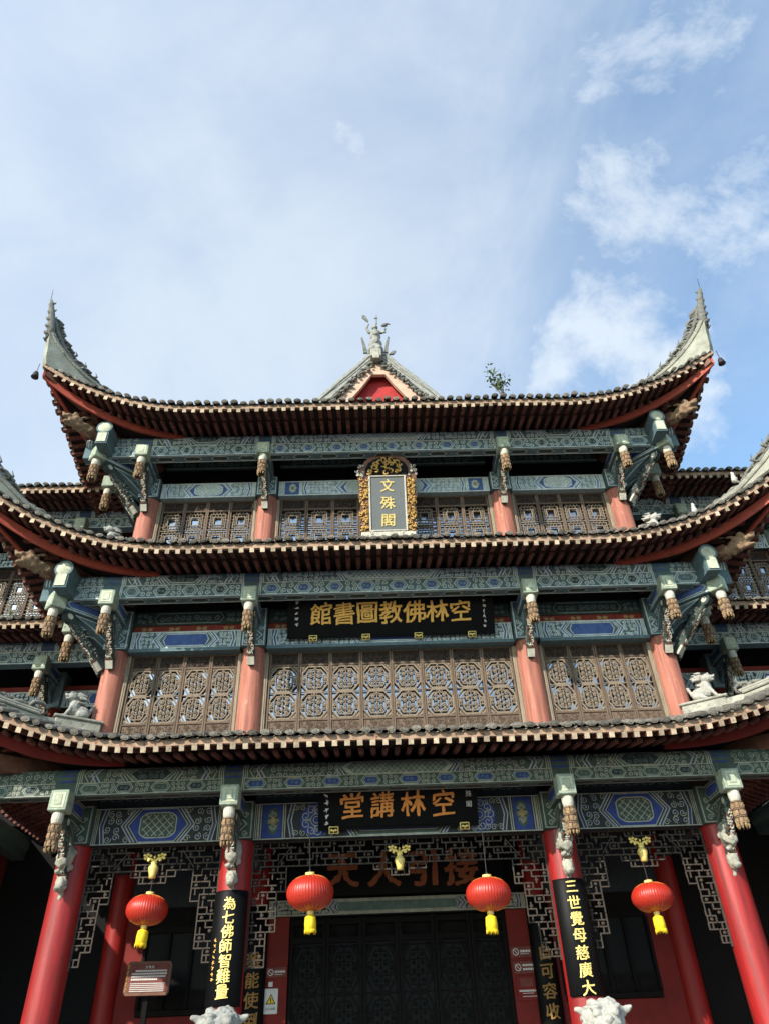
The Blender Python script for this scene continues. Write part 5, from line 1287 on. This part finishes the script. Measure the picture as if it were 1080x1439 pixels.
# ---- seedling growing out of the top roof, tuft on the left wing roof
def plant(name,label,base,h,nst,nl,seed,spread=.25,lsize=.09):
    root=empty(name,base); tag(root,label,'plant'); rr=random.Random(seed); mb=MB(); lf=MB()
    for k in range(nst):
        a=rr.uniform(0,6.28); tip=Vector((math.cos(a)*spread*rr.uniform(.3,1),math.sin(a)*spread*.5,h*rr.uniform(.55,1))); pts=[Vector((0,0,-.1)).lerp(tip,t)+Vector((.05*math.sin(t*5+k),0,0)) for t in (0,.25,.5,.75,1)]
        mb.tube(pts,[.012,.01,.008,.006,.003],5)
        for j in range(nl):
            t=.45+.55*rr.random(); c=Vector((0,0,-.1)).lerp(tip,t)+Vector((rr.gauss(0,.09),rr.gauss(0,.07),rr.gauss(0,.06))); d=Vector((rr.gauss(0,1),rr.gauss(0,1),rr.gauss(0,.7))).normalized(); x=d.cross(Vector((rr.gauss(0,1),rr.gauss(0,1),1))).normalized(); s=lsize*rr.uniform(.6,1.2)
            lf.add([c-d*s*.6,c+x*s*.28,c+d*s*.6,c-x*s*.28],[(0,1,2,3)])
    mb.build('stem',['twig'],root); kind(lf.build('foliage',['leaf'],root),'stuff')
plant('roof_seedling','thin leafy seedling sprouting from the top roof edge',(3.0,-1.2,14.75),1.5,4,34,3,.24,.11)
plant('roof_weed','dry yellowish weed tuft on the left wing roof',(-8.65,1.1,10.15),.35,7,10,5,.2,.06)
# shrub at the lower left
root=empty('potted_shrub',(-4.55,-3.0,PZ)); tag(root,'clipped green shrub at the foot of the leftmost red column','shrub')
mb=MB(); mb.lathe([(.22,0),(.27,.02),(.34,.35),(.38,.42),(.36,.45),(.33,.42)],24); mb.build('pot',['granite'],root,True)
mb=MB(); mb.tube([(0,0,.4),(.02,0,.8)],[.04,.03],7); mb.build('stem',['twig'],root)
lf=MB(); rr=random.Random(12)
for k in range(2600):
    d=Vector((rr.gauss(0,1),rr.gauss(0,1),rr.gauss(0,1))).normalized()*(rr.random()**.4); c=Vector((d.x*.50,d.y*.45,.90+d.z*.42))+Vector((0,0,.04*noise.noise(d*4)))
    n=Vector((rr.gauss(0,1),rr.gauss(0,1),rr.gauss(0,1))).normalized(); x=n.cross(Vector((0,0,1))+d*.3).normalized(); s=.04
    lf.add([c-n*s,c+x*s*.5,c+n*s,c-x*s*.5],[(0,1,2,3)])
kind(lf.build('foliage',['leaf'],root),'stuff')

# ---- notices on the porch wall
def plate(name,label,x,z,w,h,matn,cat='sign',y=IY-.075):
    r=empty(name,(x,y,z)); tag(r,label,cat); mb=MB(); mb.box(-w/2,w/2,-.008,.012,-h/2,h/2,0,bev=.004); mb.build('plate',[matn],r); return r
def bars(r,rows,matn='white_ink',seed=0):
    rr=random.Random(seed); mb=MB()
    for x0,x1,z,t in rows:
        x=x0
        while x<x1-.008:
            l=min(rr.uniform(.02,.035)*(t/.022),x1-x); mb.add([(x,-.0095,z-t/2),(x+l*.82,-.0095,z-t/2),(x+l*.82,-.0095,z+t/2),(x,-.0095,z+t/2)],[(0,1,2,3)]); x+=l
    kind(mb.build('printing',[matn],r),'stuff')
def picto(r,x,z,q):
    mb=MB(); n=20
    for a,b in ((q,q*.78),): mb.add([(x+a*math.cos(2*PI*k/n),-.0095,z+a*math.sin(2*PI*k/n)) for k in range(n)]+[(x+b*math.cos(2*PI*k/n),-.0095,z+b*math.sin(2*PI*k/n)) for k in range(n)],[(k,(k+1)%n,n+(k+1)%n,n+k) for k in range(n)])
    mb.add([(x-q*.6,-.0098,z+q*.5),(x-q*.45,-.0098,z+q*.62),(x+q*.6,-.0098,z-q*.5),(x+q*.45,-.0098,z-q*.62)],[(0,1,2,3)]); mb.build('pictogram',['white_ink'],r)
r=plate('notice_plate','dark red notice strip with white ring sign on the left door jamb',-2.37,3.36,.40,.17,'frame_red'); picto(r,-.11,0,.055); bars(r,[(-.03,.17,.01,.035),(-.03,.12,-.035,.012)])
r=plate('warning_sign','white warning notice with yellow triangle on the left door jamb',-2.45,2.90,.26,.40,'sign_white')
mb=MB(); mb.add([(-.095,-.0094,-.05),(.095,-.0094,-.05),(0,-.0094,.12)],[(0,1,2)],0); mb.add([(-.07,-.0100,-.037),(.07,-.0100,-.037),(0,-.0100,.092)],[(0,1,2)],1); mb.add([(-.008,-.0106,-.005),(.008,-.0106,-.005),(.012,-.0106,.05),(-.012,-.0106,.05)],[(0,1,2,3)],0); mb.add([(-.008,-.0106,-.027),(.008,-.0106,-.027),(.008,-.0106,-.013),(-.008,-.0106,-.013)],[(0,1,2,3)],0); mb.build('triangle',['lacquer_black','sign_yellow'],r)
t=MB()
for k,ch in enumerate('小心台阶'): text_char(t,ch,flat((-.075+.05*k,-.0085,-.12),(1,0,0),(0,0,1),(0,-1,0)),.05,.002,0,0,k,0)
t.build('printing',['lacquer_black'],r)
r=plate('wall_switch','small white switch above the warning notice',-2.47,3.17,.08,.08,'sign_white','switch')
mb=MB(); mb.box(-.015,.015,-.016,-.008,-.02,.02,0,bev=.003); mb.build('rocker',['sign_white'],r)
r=plate('notice_plate','uppermost dark notice strip with white ring sign on the right door jamb',2.38,3.55,.42,.19,'frame_red'); picto(r,-.11,0,.06); bars(r,[(-.02,.18,.01,.04),(-.02,.14,-.035,.012)],seed=1)
r=plate('notice_plate','middle dark notice strip with two lines of white writing on the right door jamb',2.40,3.29,.42,.21,'frame_red'); picto(r,-.12,0,.06); bars(r,[(-.03,.18,.035,.035),(-.03,.18,-.03,.035)],seed=2)
r=plate('notice_plate','lower red notice with a dark square and white lines on the right door jamb',2.41,2.95,.40,.40,'paint_red_wall')
mb=MB(); mb.box(-.12,.12,-.0098,-.006,.03,.16); mb.build('dark_square',['frame_red'],r); bars(r,[(-.16,.16,-.04,.03),(-.10,.12,-.08,.01),(-.10,.17,-.13,.012)],seed=3)
# information board in the left bay
root=empty('information_board',(-4.62,2.2,PZ)); tag(root,'brown wooden information board with white writing left of the porch','sign'); root.rotation_euler=(0,0,.10)
mb=MB(); mb.box(-.05,.05,.02,.10,0,2.35,0,bev=.01); mb.box(-.25,.25,-.15,.2,0,.06,0,bev=.02); mb.build('post',['wood_dark'],root)
BT=T(0,-.02,2.36)@Matrix.Rotation(-.12,4,'X')
mb=MB(); poly=[(-.36,-.27),(.36,-.27),(.40,-.22),(.40,.22),(.36,.27),(-.36,.27),(-.40,.22),(-.40,-.22)]; mb.prism(poly,lambda a,b,t:(a,t,b),-.03,.03); mb.build('board',['wood_brown'],root,M=BT)
mb=MB(); mb.box(-.33,.35,-.038,-.029,-.22,.22,0,bev=.003); mb.build('text_panel',['frame_red'],root,M=BT)
t=MB()
for k,ch in enumerate('文殊阁'): text_char(t,ch,flat((-.05+.055*k,-.039,.175),(1,0,0),(0,0,1),(0,-1,0)),.05,.002,0,0,k,0)
t.build('heading',['white_ink'],root,M=BT)
mb=MB(); rr=random.Random(4)
for z,tt in [(.115,.028),(.07,.028),(.025,.028),(-.02,.028)]+[(-.085-.03*k,.014) for k in range(5)]:
    x=-.30 if z<.1 else -.24
    while x<.30-(.15 if z==-.02 else 0):
        l=rr.uniform(.025,.04)*(1 if tt>.02 else .6); mb.add([(x,-.040,z-tt/2),(x+l*.85,-.040,z-tt/2),(x+l*.85,-.040,z+tt/2),(x,-.040,z+tt/2)],[(0,1,2,3)]); x+=l
kind(mb.build('printing',['white_ink'],root,M=BT),'stuff')
mb=MB()
for k in range(5): mb.tube([(-.37+.012*math.cos(q*1.1),-.034,-.18+.09*k+.03*math.sin(q*1.1)) for q in range(6)],.006,4)
kind(mb.build('border_carving',['gold'],root,M=BT),'stuff')

bpy.data.scenes.remove(SCR)
